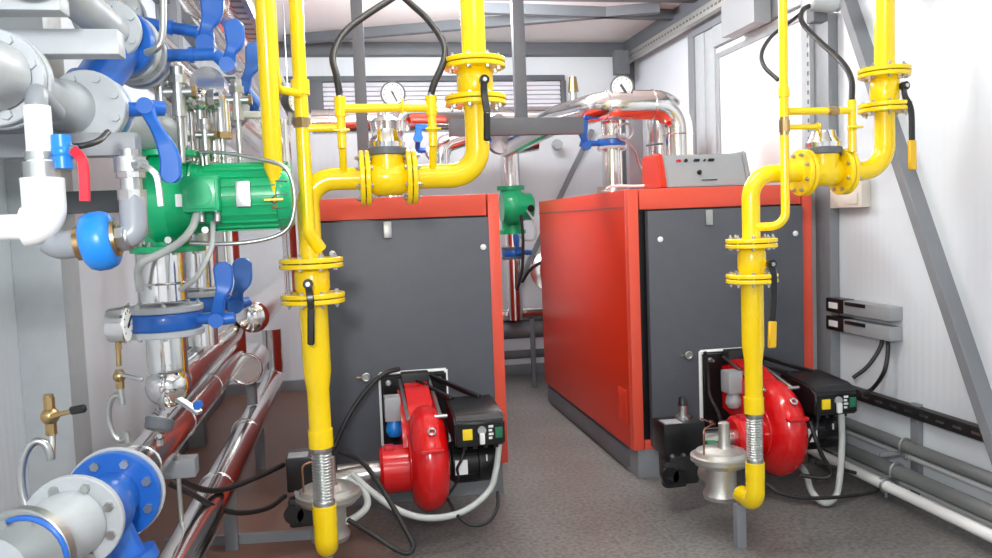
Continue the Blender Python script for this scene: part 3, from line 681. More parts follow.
# riser with blue valve on right boiler
YR = 5.35
x0 = P(612, 150, YR).x
t = thing('riser_pipe', 'upright silver riser standing on the right boiler under the flow pipe', 'pipe', (x0, YR, ZT))
zv = P(612, 143, YR).z
MB().cyl((x0, YR, zv + .035), (x0, YR, zt - .02), .068, n=28).build('jacket', CHR, t)
MB().cyl((x0, YR, ZT + .03), (x0, YR, zv - .035), .068, n=28).build('jacket', CHR, t)
disc((x0, YR, ZT + .02), Z3, .115, .025, GALV, t); bolts((x0, YR, ZT + .02), Z3, .097, .025, 8, t, s=.012)
MB().cyl((x0, YR, ZT + .032), (x0, YR, ZT + .06), .11, n=28).build('flange', GALV, t)
def butterfly(label, c, ax, R, t, stem_dir, slen, lever_pts, w=.055, m=BLU, flg=LGR, sr=.02, lw=.036, fl=True, num=8):
    ax = V(ax).normalized(); c = V(c); sd = V(stem_dir).normalized()
    v = thing('butterfly_valve', label, 'valve', c)
    MB().lathe(c - ax * t / 2, ax, [(0, R * .8), (0, R * .93), (.006, R * .96), (t - .006, R * .96), (t, R * .93), (t, R * .8)], 32).build('body', m, v)
    if fl:
        for s_ in (-1, 1):
            f = disc(c + ax * s_ * (t / 2 + .012), ax, R, .022, flg, v)
        bolts(c, ax, R * .86, t + .046, num, f, s=.009, off=.25)
    e = c + sd * slen
    MB().cyl(c + sd * R * .9, e, sr, n=18).cyl(c + sd * (R + (slen - R) * .45), c + sd * (R + (slen - R) * .55), sr * 1.3, n=18).build('neck', m, v)
    p = [V(q) for q in lever_pts]; sp = spline(p, 6); nn = len(sp) - 1
    d = (sp[-1] - sp[-2]).normalized(); sp += [sp[-1] + d * lw * .25, sp[-1] + d * lw * .42]
    prof = lambda u: .95 - .35 * math.exp(-((u - .35) / .2) ** 2) + .35 * u
    ws = [lw * prof(i / nn) for i in range(nn + 1)] + [lw * 1.0, lw * .5]
    MB().ribbon(sp, ws, .024).build('lever', m, v)
    MB().cyl(p[0] - V((0, .03, 0)), p[0] + V((0, .03, 0)), lw * .5, n=18).cyl(e, p[0], sr * 1.05, n=14).build('hub', m, v); return v
butterfly('blue butterfly valve on the silver riser of the right boiler', (x0, YR, zv), Z3, .1, .045, (-1, 0, 0), .22, [P(586, 146, YR - .02), P(583, 135, YR - .04), P(582, 122, YR - .04)], lw=.06)
c = P(625, 132, YR - .12); solo(MB().torus(c, (0, 1, .2), .055, .008).hose([c + V((.0, 0, -.055)), P(634, 150, YR - .1), P(640, 166, YR - .05), P(652, 180, YR - .1)], .008, k=8), 'gauge_siphon', GALV, 'coiled siphon tube beside the silver riser of the right boiler', 'siphon')
solo(MB().hose([P(606, 189, 4.75), P(614, 186, 4.8), P(640, 186, 4.7), P(655, 184, 4.6)], .008, k=6), 'sensor_cable', WHT, 'white cable lying on top of the right boiler', 'cable')
t = thing('expansion_pipe', 'grey capped pipe stub behind the large flow pipe', 'pipe', P(660, 150, 5.9))
x1 = P(660, 140, 5.9).x; MB().cyl((x1, 5.9, ZT), (x1, 5.9, P(660, 120, 5.9).z), .1, n=28).build('jacket', CHR, t); MB().torus((x1, 5.9, P(660, 145, 5.9).z), Z3, .1, .008, 28, 8).build('jacket_band', STEELD, t)
t = thing('support_stand', 'grey steel stand behind the right boiler riser', 'stand', P(632, 170, 5.75))
x1 = P(634, 140, 5.75).x; MB().box((x1 - .05, 5.72, ZT), (x1 + .06, 5.79, P(634, 112, 5.75).z)).build('post', STEEL, t)
# small wall sensor and branch in the gap
t = thing('rear_riser', 'silver pipe run behind the boilers dropping through the gap', 'pipe', (1.55, 7.0, 0))
x2 = P(511, 200, 7.0).x
MB().cyl((x2, 7.0, P(511, 320, 7).z), (x2, 7.0, P(511, 234, 7).z), .07, n=24).build('jacket', CHR, t)
MB().cyl((x2, 7.0, P(511, 186, 7).z), (x2, 7.0, P(511, 152, 7).z), .085, n=24).build('jacket', CHR, t)
MB().pipe([(x2, 7.0, P(511, 152, 7).z - .03), (x2, 7.0, P(511, 146, 7).z), (x2 + .25, 7.0, P(511, 142, 7).z)], .08, .06).build('elbow', CHR, t)
MB().cyl((.3, 7.15, .52), (2.2, 7.15, .52), .08, n=24).build('return_header', STEELD, t)
MB().cyl((.3, 7.3, .27), (2.2, 7.3, .27), .04, n=20).build('return_pipe', STEELD, t)
MB().cyl((.3, 7.15, .66), (2.2, 7.15, .66), .06, n=24).build('foil_header', CHR, t)
MB().box((P(532, 340, 7.1).x - .02, 7.05, 0), (P(532, 340, 7.1).x + .02, 7.09, .62)).build('stand', STEELD, t)
bz = P(511, 253, 7).z
butterfly('small blue butterfly valve in the gap between the boilers', (x2, 7.0, bz), Z3, .1, .06, (1, -.4, 0), .16, [P(518, 252, 6.9), P(517, 243, 6.88), P(516, 236, 6.88)], flg=STEELD)
t = thing('circulation_pump', 'small green pump in the gap between the two boilers', 'pump', (x2 + .1, 7.0, 1.5))
c = P(515, 207, 6.95)
MB().lathe(c + V((-.12, 0, 0)), X3, [(0, 0), (0, .13), (.05, .165), (.13, .165), (.2, .12), (.26, .12), (.28, .09), (.28, 0)], 28).build('casing', GRN, t)
MB().cyl((x2, 7.0, P(511, 234, 7).z), (x2, 7.0, P(511, 186, 7).z), .09, n=24).cyl((x2, 7.0, P(511, 190, 7).z), (x2, 7.0, P(511, 186, 7).z), .12).cyl((x2, 7.0, P(511, 234, 7).z), (x2, 7.0, P(511, 230, 7).z), .12).build('flanged_neck', GRN, t)
MB().cyl(c + V((.1, -.17, -.02)), c + V((.1, -.19, -.02)), .03).build('terminal_cap', BLK, t)
solo(MB().hose([P(527, 210, 6.8), P(534, 222, 6.8), P(535, 238, 6.8), P(525, 240, 6.85), P(520, 236, 6.9)], .011, k=6), 'pump_cable', HOSE, 'pale cable looping from the green pump in the gap', 'cable')
solo(MB().hose([P(521, 215, 6.78), P(523, 240, 6.78), P(522, 270, 6.8), P(517, 290, 6.85)], .014, k=6), 'pump_cable', RUB, 'black cable hanging from the green pump in the gap', 'cable')
c = P(554, 270, 6.72)
t = thing('flue_collar', 'round steel flue collar behind the right boiler', 'flue', c)
MB().lathe(c, (.15, 1, 0), [(0, .09), (0, .13), (.01, .192), (.03, .2), (.06, .2), (.06, .15), (.35, .15)], 40).build('collar', CHR2, t)
solo(MB().hose([P(522, 282, 6.7), P(530, 270, 6.6), P(542, 262, 6.55), P(549, 262, 6.6)], .014, k=6), 'flue_cable', RUB, 'black cable curving to the flue collar', 'cable')
# wall details behind: rear gauge and blue valves near header
t = thing('air_vent', 'brass topped air vent on the foil header by the grille', 'vent', P(573, 100, 6.5))
x3 = P(573, 85, 6.5).x; MB().cyl((x3, 6.5, P(573, 112, 6.5).z), (x3, 6.5, P(573, 92, 6.5).z), .03).build('body', GALV, t); MB().cyl((x3, 6.5, P(573, 92, 6.5).z), (x3, 6.5, P(573, 77, 6.5).z), .045, .03, 18).build('cap', BRS, t)
c = P(420, 128, 6.0)
for (px, py, Y, pts, lb) in ((438, 150, 6.35, [(418, 138), (419, 128), (424, 122)], 'blue butterfly valve behind the second riser of the left manifold'), (500, 142, 6.6, [(487, 141), (479, 139), (470, 145)], 'dark blue butterfly valve behind the left main gas drop')):
    butterfly(lb, P(px, py, Y), (0, 1, 0), .1, .05, (-1, 0, 0), .16, [P(a, b, Y - .05) for a, b in pts], lw=.07)
solo(MB().pipe([P(440, 152, 6.1) - V((0, 0, .12)), P(440, 146, 6.1), P(462, 138, 6.2), P(500, 122, 6.5)], .07, .1), 'branch_pipe', CHR, 'short foil clad branch behind the left elbow of the gas drop', 'pipe')
c = P(557, 145, 7.6); solo(MB().cyl(c, c + V((0, -.05, 0)), .055, .045), 'wall_sensor', LGR, 'small round pale sensor on the white back wall', 'sensor')

# ================================================================== right wall fittings
t = thing('strut_channel', 'tall perforated grey strut channel on the right wall', 'channel', (2.76, 4.34, 0))
a = PX(815, 220, 2.77).y; b = PX(832, 220, 2.77).y
MB().box((2.755, b, 0), (2.815, a, 2.62), .002).build('web', STEEL, t)
MB().box((2.725, a - .03, 0), (2.756, a, 2.62), .002).build('flange', LGR, t)
for k in range(44): MB().box((2.722, a - .022, .15 + k * .055), (2.726, a - .01, .175 + k * .055), 0).build('slot', STEELD, t)
def terminal(label, y0, y1, z, hz):
    t = thing('terminal_box', label, 'terminal box', (2.78, (y0 + y1) / 2, z), 'terminal boxes')
    MB().box((2.74, y0, z), (2.818, y1 - .18, z + hz), .006).build('housing', GBOX, t)
    MB().box((2.745, y1 - .18, z - .004), (2.818, y1, z + hz + .004), .01).build('head', BLK, t)
    MB().box((2.738, y1 - .12, z + .02), (2.746, y1 - .04, z + hz - .02), .002).build('window', WHT, t)
    MB().box((2.734, y0 + .2, z + hz - .025), (2.742, y1 - .2, z + hz - .005), .002).build('clip', BLK, t)
za = PX(870, 318, 2.8).z
terminal('grey and black terminal box on the right wall, upper of the two', 3.74, 4.32, PX(870, 316, 2.8).z, .075)
terminal('grey and black terminal box on the right wall, lower of the two', 3.74, 4.32, PX(870, 335, 2.8).z, .075)
e0 = PX(883, 334, 2.78)
solo(MB().hose([e0, PX(880, 348, 2.76), PX(868, 366, 2.7), P(853, 378, 3.9)], .011, k=7), 'terminal_cable', RUB, 'shorter black cable from the terminal boxes to the right control box', 'cable')
solo(MB().hose([e0 + V((0, -.03, 0)), PX(888, 350, 2.76), PX(884, 372, 2.72), P(872, 389, 3.9), P(860, 393, 3.85)], .011, k=7), 'terminal_cable', RUB, 'longer black cable from the terminal boxes to the right control box', 'cable')
t = thing('cable_tray', 'black perforated cable tray running along the right wall', 'cable tray', (2.78, 3.0, .4))
z = PX(930, 417, 2.79).z
MB().box((2.77, .8, z - .03), (2.819, 4.25, z + .03), .002).build('tray', RUB, t)
for k in range(26): MB().box((2.766, 1.2 + k * .115, z - .006), (2.771, 1.255 + k * .115, z + .006), 0).build('slot', GALV, t)
def wpipe(label, a, b, X, r, m, name='wall_pipe'):
    z = (PX(a[0], a[1], X).z + PX(b[0], b[1], X).z) / 2
    return solo(MB().cyl((X, .6, z), (X, 4.32, z), r, n=18), name, m, label, 'pipe', 'pipes along the right wall'), z
_, zA = wpipe('upper dark grey pipe running low along the right wall', (890, 439), (992, 481), 2.74, .032, HOSD)
_, zB = wpipe('lower dark grey pipe running low along the right wall', (883, 465), (992, 514), 2.69, .036, HOSD)
_, zC = wpipe('thin white pipe between the two dark grey wall pipes', (903, 452), (992, 491), 2.785, .018, WHT)
_, zD = wpipe('white pipe nearest the floor along the right wall', (900, 491), (992, 538), 2.63, .027, WHT)
_, zE = wpipe('thin white pipe tucked behind the lower dark grey wall pipe', (903, 482), (992, 523), 2.745, .016, WHT)
t = thing('pipe_rack', 'grey upright rack clamping the wall pipes', 'rack', (2.79, 3.62, 0))
yk = 3.62
MB().box((2.79, yk - .03, 0), (2.8185, yk + .03, .5), .002).build('upright', STEEL, t)
for z in (zA - .045, zB - .05): MB().bar((2.79, yk + .035, z), (2.62, yk + .035, z), .02, .02).build('arm', STEEL, t)
for X, z, r in ((2.74, zA, .034), (2.69, zB, .038), (2.63, zD, .029)):
    MB().torus((X, yk, z), Y3, r + .003, .007, 24, 8).cyl((X, yk, z - r - .03), (X, yk, z - r), .008).build('clamp', GALV, t)
c0, c1 = PX(835, 180, 2.80), PX(868, 207, 2.80)
solo(MB().box((2.76, c1.y, c1.z), (2.819, c0.y, c0.z), .006).box((2.755, c1.y + .03, c1.z + .02), (2.762, (c0.y + c1.y) / 2, c1.z + .08), .001), 'junction_box', CARD, 'small cream junction box on the right wall below the gas elbow', 'junction box')
t = thing('cable_duct', 'pale perforated cable channel along the top of the right wall', 'cable duct', (2.7, 6.4, 2.94))
MB().box((2.66, 5.0, 2.955), (2.719, 7.58, 3.035), .003).build('channel', ALU, t)
for k in range(40): MB().box((2.656, 5.05 + k * .062, 2.985), (2.661, 5.08 + k * .062, 3.0), 0).build('slot', STEELD, t)
solo(MB().box((2.63, 4.9, 2.72), (2.749, 5.36, 2.96), .006).box((2.66, 5.0, 2.96), (2.719, 5.04, 3.0), 0), 'junction_box', GBOX, 'grey metal box high on the right wall above the gate', 'junction box')
c = P(621, 64, 7.3); solo(MB().box(c + V((-.07, -.04, -.1)), c + V((.07, .04, .12)), .006).box(c + V((-.04, -.05, -.06)), c + V((.04, -.04, .0)), .003), 'conduit_box', STEELD, 'dark grey conduit box in the back right corner', 'conduit box')

# ================================================================== left: pump, risers
YU = 3.0
t = thing('circulation_pump', 'large green pump with horizontal ribbed motor by the left wall', 'pump', (-.62, YU, 1.42))
xp = P(165, 200, YU).x; zm = P(240, 197, YU).z; zt_, zb_ = P(165, 152, YU).z, P(165, 252, YU).z
MB().lathe((P(143, 200, YU).x, YU, zm), X3, [(0, .0), (0, .09), (.02, .135), (.05, .165), (.10, .165), (.13, .135), (.16, .125), (.2, .12), (.2, 0)], 40).build('casing', GRN, t)
MB().cyl((xp, YU, zb_), (xp, YU, zt_), .075, n=28).build('neck', GRN, t)
for z in (zb_ + .01, zt_ - .01): disc((xp, YU, z), Z3, .125, .022, GRN, t); bolts((xp, YU, z), Z3, .102, .022, 8, t, s=.009)
x0, x1 = P(190, 200, YU).x, P(293, 200, YU).x
mo = MB().lathe((x0, YU, zm), X3, [(0, .12), (.015, .128), (.03, .115), (.3, .112), (.305, .12), (x1 - x0 - .02, .12), (x1 - x0, .105), (x1 - x0, 0)], 40).build('motor', GRN, t)
for k in range(22):
    a = 2 * pi * k / 22; d = V((0, cos(a), sin(a)))
    MB().bar(V((x0 + .06, YU, zm)) + d * .112, V((x0 + .3, YU, zm)) + d * .112, .004, .018, up=d, bev=0).build('cooling_fin', GRN, mo)
for k in range(16):
    a = 2 * pi * k / 16; d = V((0, cos(a), sin(a))); MB().bar(V((x1 - .05, YU, zm)) + d * .121, V((x1 - .01, YU, zm)) + d * .116, .003, .008, up=d, bev=0).build('fan_slot', STEELD, mo)
tb0, tb1 = P(183, 213, 2.86), P(219, 175, 2.86)
tb = MB().box((tb0.x, 2.84, tb0.z), (tb1.x, 2.92, tb1.z), .014).build('terminal_box', GRN, mo)
MB().box((tb0.x + .012, 2.834, tb0.z + .012), (tb1.x - .012, 2.841, tb1.z - .012), .003).cyl(((tb0.x + tb1.x) / 2, 2.836, (tb0.z + tb1.z) / 2), ((tb0.x + tb1.x) / 2, 2.83, (tb0.z + tb1.z) / 2), .04).build('terminal_lid', GRN, tb)
for k in range(2): MB().cyl((tb0.x + .055 + .05 * k, 2.88, tb0.z), (tb0.x + .055 + .05 * k, 2.87, tb0.z - .035), .014, n=10).build('gland', GALV, tb)
p0, p1 = P(237, 207, 2.88), P(250, 181, 2.88); MB().box((p0.x, 2.866, p0.z), (p1.x, 2.89, p1.z), .002).build('nameplate', GALV, mo)
p0, p1 = P(176, 207, 2.87), P(183, 194, 2.87); MB().box((p0.x, 2.862, p0.z), (p1.x, 2.89, p1.z), .002).build('label', WHT, mo)
for px, py in ((168, 240), (186, 238), (205, 230)): q_ = P(px, py, 2.86); MB().cyl(q_, q_ + V((0, .05, 0)), .012, n=8).build('drain_plug', GALV, t)
solo(MB().hose([P(197, 214, 2.87), P(192, 228, 2.83), P(180, 242, 2.8), P(160, 254, 2.8), P(143, 262, 2.82), P(138, 272, 2.86), P(140, 290, 2.9)], .013, k=8), 'pump_cable', HOSE, 'thick grey cable from the terminal box of the large green pump', 'cable')
solo(MB().hose([P(213, 222, 2.9), P(212, 245, 2.84), P(205, 262, 2.82), P(196, 278, 2.82), P(180, 290, 2.85)], .009, k=8), 'pump_cable', HOSE, 'slim grey cable hanging before the foil risers under the pump', 'cable')
solo(MB().hose([P(200, 152, 2.9), P(225, 153, 2.88), P(255, 158, 2.86), P(283, 166, 2.84), P(293, 185, 2.84), P(294, 210, 2.84), P(286, 230, 2.84), P(262, 240, 2.84), P(225, 244, 2.84), P(190, 243, 2.85)], .007, k=8), 'sensor_cable', GALV, 'silver braided line looping round the motor end of the large pump', 'cable')
# riser under the pump
x0 = P(162, 280, YU).x
t = thing('riser_pipe', 'foil clad riser under the large green pump', 'pipe', (x0, YU, .8))
zv = P(165, 320, YU).z
MB().cyl((x0, YU, zv + .07), (x0, YU, zb_ - .004), .082, n=32).build('jacket', CHR, t)
MB().torus((x0, YU, zv + .13), Z3, .083, .004, 32, 8).build('jacket_band', CHR2, t)
za_ = P(162, 388, YU).z
MB().cyl((x0, YU, za_ + .07), (x0, YU, zv - .06), .068, n=32).build('jacket', CHR, t)
ze = za_
MB().pipe([(x0, YU, za_ + .09), (x0, YU, ze), (x0 + .0, YU + .25, ze)], .068, .09, 28).build('elbow', CHR, t)
MB().sph((x0, YU - .01, ze + .01), .078, n=24).build('elbow_cap', CHR2, t)
MB().cyl((x0, YU + .18, ze), (x0, 4.55, ze), .062, n=28).build('run', CHR, t)
MB().pipe([(x0, 4.45, ze), (x0, 4.62, ze), (x0, 4.62, 1.9)], .062, .08, 24).build('rise', CHR, t)
butterfly('blue butterfly valve between grey flanges under the large green pump', (x0, YU, zv), Z3, .132, .06, (1, -.25, 0), .25, [P(217, 320, 2.93), P(220, 298, 2.9), P(224, 285, 2.9), P(223, 268, 2.9)], lw=.05)
YU2 = 3.55
x2 = P(199, 270, YU2).x
t = thing('riser_pipe', 'second foil clad riser just behind the one under the pump', 'pipe', (x2, YU2, .9))
zv2 = P(203, 303, YU2).z
MB().cyl((x2, YU2, zv2 + .07), (x2, YU2, P(199, 246, YU2).z), .08, n=32).build('jacket', CHR, t)
MB().cyl((x2, YU2, P(199, 248, YU2).z), (x2, YU2, 2.06), .06, n=24).build('upper_pipe', GALV, t)
MB().cyl((x2, YU2, P(199, 345, YU2).z), (x2, YU2, zv2 - .05), .06, n=24).build('jacket', CHR, t)
butterfly('blue butterfly valve behind and right of the one under the large pump', (x2, YU2, zv2), Z3, .125, .06, (1, -.2, 0), .2, [P(236, 306, YU2 - .08), P(238, 292, YU2 - .1), P(243, 280, YU2 - .1), P(242, 264, YU2 - .1)], lw=.06)
# lower runs along the left wall
zb = .765; xb = -.69
t = thing('return_pipe', 'foil clad return pipe running back from the blue strainer', 'pipe', (xb, 3.5, .6))
MB().pipe([(xb, 2.45, zb), (xb, 4.95, zb), (xb, 4.95, 1.25)], .07, .06, 28).build('jacket', CHR, t)
for y in (2.7, 3.3, 4.0): MB().torus((xb, y, zb), Y3, .07, .004, 28, 8).build('jacket_band', CHR2, t)
t = thing('return_pipe', 'lowest foil clad pipe running back just above the floor at left', 'pipe', (-.61, 4, .3))
MB().pipe([(-.61, 1.9, .40), (-.6, 6.3, .38), (-.6, 6.3, .76)], .072, .09, 28).build('jacket', CHR, t)
for y in (2.6, 3.6, 4.6): MB().torus((-.61, y, .397), Y3, .072, .004, 28, 8).build('jacket_band', CHR2, t)
for y in (2.2, 3.9, 5.2): MB().box((-.64, y, 0), (-.58, y + .03, .33), .002).build('foot', STEEL, t)
t = thing('supply_pipe', 'foil clad pipe with bright end left of the left boiler', 'pipe', (-.5, 5, 1))
c = P(253, 317, 4.5); MB().cyl(c, c + V((0, 1.7, 0)), .085, n=28).sph(c, .086, (1, .5, 1)).build('jacket', CHR, t)
t = thing('pipe_end', 'short capped foil pipe end below the bright supply pipe', 'pipe', P(246, 369, 4.8))
c = P(246, 369, 4.8); MB().cyl(c, c + V((.0, .45, 0)), .09, n=28).torus(c, Y3, .086, .008).build('jacket', CHR, t); MB().cyl(c + V((0, .2, -.07)), V((c.x, 5.0, .465)), .03).build('leg', STEEL, t)
# wall rack plates and bracket
t = thing('pipe_support', 'small grey box bracket between the two lower left pipes', 'bracket', P(175, 478, 3.0))
c0, c1 = P(160, 478, 3.0), P(196, 457, 3.0)
MB().box((c0.x, 2.97, c0.z), (c1.x, 3.05, c1.z), .004).build('box', STEEL, t); m_ = (c0.x + c1.x) / 2
MB().cyl((m_, 3.0, c1.z), (m_, 3.0, c1.z + .05), .007).cyl((m_, 3.0, c1.z), (m_, 3.0, c1.z + .014), .015, n=6).cyl((m_, 3.0, c0.z), (m_, 3.0, .41), .008).build('threaded_rod', GALV, t)
c = P(196, 405, 2.85); t = thing('clip_bracket', 'small bracket with blue bolt on the upper lower-left foil pipe', 'bracket', c)
MB().bar(P(178, 399, 2.88), P(200, 413, 2.84), .03, .014).build('strap', GALV, t); q_ = P(199, 404, 2.84); MB().cyl(q_, q_ + V((0, -.03, 0)), .016, n=6).build('bolt', BLU, t)

# blue strainer and flanges, lower left
t = thing('strainer', 'blue flanged strainer with eight bolts at the lower left', 'strainer', (xb, 2.4, .5))
f = disc((xb, 2.42, zb), Y3, .128, .03, BLU, t); bolts((xb, 2.42, zb), Y3, .102, .03, 8, f, s=.013, both=False)
disc((xb, 2.445, zb), Y3, .134, .018, LGR, t, 'counter_flange')
MB().lathe((xb, 2.41, zb), -Y3, [(0, .075), (.05, .07), (.1, .085), (.18, .085), (.22, .07)], 32).build('body', BLU, t)
MB().cyl((xb, 2.3, zb - .02), P(126, 560, 2.3), .06, .055, 28).build('basket_leg', BLU, t)
q_ = P(126, 558, 2.3); MB().cyl(q_, q_ + (q_ - V((xb, 2.3, zb))).normalized() * .03, .08, n=28).build('basket_cover', BLU, t)
t = thing('flanged_pipe', 'grey flanged pipe end at the lower left corner beside the strainer', 'pipe', (xb, 2.1, .6))
c = P(74, 522, 2.13)
f = disc(c, Y3, .118, .024, LGR, t); bolts(c, Y3, .094, .024, 8, f, s=.012, both=False)
MB().cyl(c, (xb, 2.2, zb), .075, n=28).build('neck', LGR, t)
MB().cyl(c, c + V((-.13, -.42, -.02)), .085, n=32).build('run', LGR, t)
c2 = P(26, 556, 1.86); f = disc(c2, (.25, 1, 0), .108, .03, GALV, t); bolts(c2, (.0, 1, 0), .085, .03, 8, f, s=.01, both=False)
MB().torus(c2 + V((.008, -.02, 0)), (.25, 1, 0), .09, .006).build('seal_ring', BLU, t)

# gauges and siphons at left
def siphon(label, top, low, R, r=.009):
    top, low = V(top), V(low); d = low - top; n = 40; pts = []
    for i in range(n + 1):
        u = i / n; p = top + d * u
        if .3 < u < .8:
            a = (u - .3) / .5 * 2 * pi; p = p + V((-.5 * R * (1 - cos(a)), .012 * sin(a / 2), R * sin(a)))
        pts.append(p)
    return solo(MB().hose(pts, r, k=2), 'gauge_siphon', GALV, label, 'siphon')
gA = P(117, 325, 2.72)
gauge('silver pressure gauge turned away, left of the blue valve under the pump', gA + V((.025, 0, 0)), (1, .0, 0), .058, P(119, 366, 2.72), BRS, 1, .05)
t = thing('gauge_cock', 'brass gauge cock below the silver pressure gauge left of the pump riser', 'valve', P(120, 375, 2.72))
c = P(119, 370, 2.72); MB().cyl(c + V((0, 0, .0)), c + V((0, 0, -.06)), .013, n=8).sph(c + V((0, 0, -.02)), .02).build('body', BRS, t)
MB().bar(c + V((0, -.01, -.01)), P(143, 380, 2.68), .01, .012).build('handle', GALV, t)
siphon('looped steel siphon under the silver pressure gauge', c + V((0, 0, -.06)), P(128, 442, 2.72), .05)
t = thing('gauge_cock', 'brass gauge cock with black handle on the siphon by the left column', 'valve', P(50, 425, 2.3))
c = P(50, 416, 2.3); MB().cyl(c + V((0, 0, -.05)), c + V((0, 0, .05)), .015, n=8).sph(c, .024).cyl(c + V((0, 0, .05)), c + V((0, 0, .058)), .012).build('body', BRS, t)
MB().bar(c + V((0, -.015, 0)), P(72, 411, 2.27), .012, .012).build('handle', BRS, t); MB().bar(P(70, 411, 2.27), P(86, 408, 2.26), .016, .022, bev=.005).build('grip', BLK, t)
siphon('looped steel siphon over the grey flange at the lower left', c + V((0, 0, -.05)), P(50, 520, 2.2), .075, .0105)
c = P(160, 421, 2.75)
gauge('small silver gauge tipped on its side below the riser elbow', c, (.2, .4, .9), .045, c + V((.0, .02, -.06)), GALV, 1, .03)

# ================================================================== left: water meter branch
YM = 1.85
t = thing('water_pipe', 'white plastic water pipe with large elbow at far left', 'pipe', P(45, 226, YM))
pa, pb = P(45, 120, YM), P(46, 226, YM)
MB().pipe([(-.95 - .25, YM, pb.z), (pb.x, YM, pb.z), (pb.x, YM, P(45, 150, YM).z)], .027, .03).build('run', WHT, t)
MB().pipe([(pb.x - .04, YM, pb.z), (pb.x, YM, pb.z), (pb.x, YM, P(46, 178, YM).z)], .042, .045).build('elbow', WHT, t)
MB().cyl((pb.x, YM, P(46, 162, YM).z), (pb.x, YM, P(46, 178, YM).z), .036, n=10).cyl((pb.x, YM, P(46, 160, YM).z), (pb.x, YM, P(46, 152, YM).z), .031, n=10).build('union', GALV, t)
MB().cyl((pb.x, YM, P(45, 150, YM).z), (pb.x, YM, P(45, 106, YM).z), .026).build('upper_run', WHT, t)
zq = P(45, 92, YM).z; MB().pipe([(pb.x, YM, P(45, 106, YM).z), (pb.x, YM, zq), (pb.x - .06, YM + .3, zq)], .022, .05).build('grey_run', PVC, t)
t = thing('ball_valve', 'small blue valve with red lever on the white water pipe', 'valve', P(64, 152, YM))
c = P(62, 152, YM); MB().cyl((pb.x + .025, YM, c.z), (c.x + .03, YM, c.z), .014).sph(c, .022).cyl(c + V((0, 0, -.035)), c + V((0, 0, .035)), .02, n=10).build('body', LBL, t)
MB().cyl(c + V((.015, 0, .01)), P(74, 149, YM - .03), .008).build('stem', GALV, t)
L_ = MB(); sp = spline([P(73, 150, YM - .03), P(81, 158, YM - .035), P(84, 172, YM - .035), P(85, 201, YM - .035)], 5)
L_.ribbon(sp, [.021] * len(sp), .01)
L_.build('lever', PRED, t)
t = thing('grey_pipe', 'grey plastic pipe joining the water meter at both sides', 'pipe', P(70, 245, YM))
MB().pipe([(pb.x, YM + .02, pb.z - .03), P(58, 246, YM + .02), P(82, 243, YM)], .03, .035).build('inlet', PVC, t)
MB().pipe([P(124, 236, YM), P(134, 236, YM), P(133, 198, YM + .02)], .028, .03).build('outlet', PVC, t)
t = thing('water_meter', 'round blue water meter with brass ends', 'meter', P(100, 242, YM))
ax = (P(124, 237, YM) - P(80, 244, YM)).normalized()
c = P(100, 241, YM)
MB().lathe(c - ax * .03, ax, [(0, .03), (0, .05), (.006, .058), (.02, .063), (.04, .063), (.054, .058), (.06, .05), (.06, .03)], 40).build('meter_case', LBL, t)
MB().cyl(P(77, 244, YM), P(92, 242, YM), .036, n=10).build('inlet_nut', BRS, t)
MB().cyl(P(106, 240, YM), P(118, 238, YM), .043, .037, n=24).build('outlet_body', BRS, t)
MB().cyl(P(118, 238, YM), P(127, 237, YM), .029, n=8).torus(P(128, 237, YM), ax, .024, .006).build('outlet_union', GALV, t)
t = thing('check_valve', 'silver threaded check valve above the grey meter pipe', 'valve', P(130, 170, YM + .02))
xq = P(131, 180, YM + .02).x; zz = [P(130, y, YM + .02).z for y in (200, 190, 186, 178, 172, 160, 157, 140)]
MB().cyl((xq, YM + .02, zz[0]), (xq, YM + .02, zz[1]), .03, n=8).cyl((xq, YM + .02, zz[1]), (xq, YM + .02, zz[3]), .022).cyl((xq, YM + .02, zz[3]), (xq, YM + .02, zz[4]), .03, n=8).cyl((xq, YM + .02, zz[4]), (xq, YM + .02, zz[6]), .032).cyl((xq, YM + .02, zz[6]), (xq, YM + .02, zz[7] - .02), .018).build('body', GALV, t)
L_ = MB(); sp = spline([P(141, 164, YM - .03), P(150, 169, YM - .04), P(157, 178, YM - .04), P(161, 206, YM - .04)], 5)
L_.cyl((xq, YM + .02, P(141, 164, YM).z), P(143, 164, YM - .03), .012)
L_.ribbon(sp, [.013] * len(sp), .007)
L_.build('lever', GALV, t)

# ================================================================== left: overhead headers
t = thing('header_pipe', 'grey flanged header pipe overhead at far left', 'pipe', (-.71, 2.2, 1.75))
xh, zh = -.71, 1.855
MB().cyl((xh - .03, 1.3, zh), (xh - .02, 1.93, zh), .075, n=28).build('run', LGR, t)
MB().lathe((xh - .02, 2.0, zh), Y3, [(0, .06), (.2, .055), (.33, .06), (.39, .075)], 28).build('run', LGR, t)
for y, R in ((1.955, .105), (1.99, .108)):
    f = disc((xh - .03, y, zh), Y3, R, .024, LGR, t)
    if y < 1.97: bolts((xh - .03, y, zh), Y3, .086, .024, 8, f, LGR, s=.012, both=False, off=.4)
f = disc((xh + .03, 2.40, zh), Y3, .1, .022, LGR, t); bolts((xh + .03, 2.40, zh), Y3, .08, .022, 8, f, LGR, s=.012, both=False)
MB().pipe([(xh + .03, 2.52, zh), (xh + .03, 2.75, zh), (P(165, 150, YU).x, YU, zh), (P(165, 150, YU).x, YU, zt_ + .005)], .07, .09, 24).build('run', LGR, t)
butterfly('blue butterfly valve with lever hanging down before the large green pump', (xh + .03, 2.46, zh), Y3, .1, .05, (1, -.1, 0), .19, [P(147, 107, 2.42), P(151, 118, 2.4), P(163, 140, 2.38), P(170, 158, 2.38), P(171, 176, 2.38)], lw=.045, flg=LGR)
xs, zs_ = -.645, 2.085
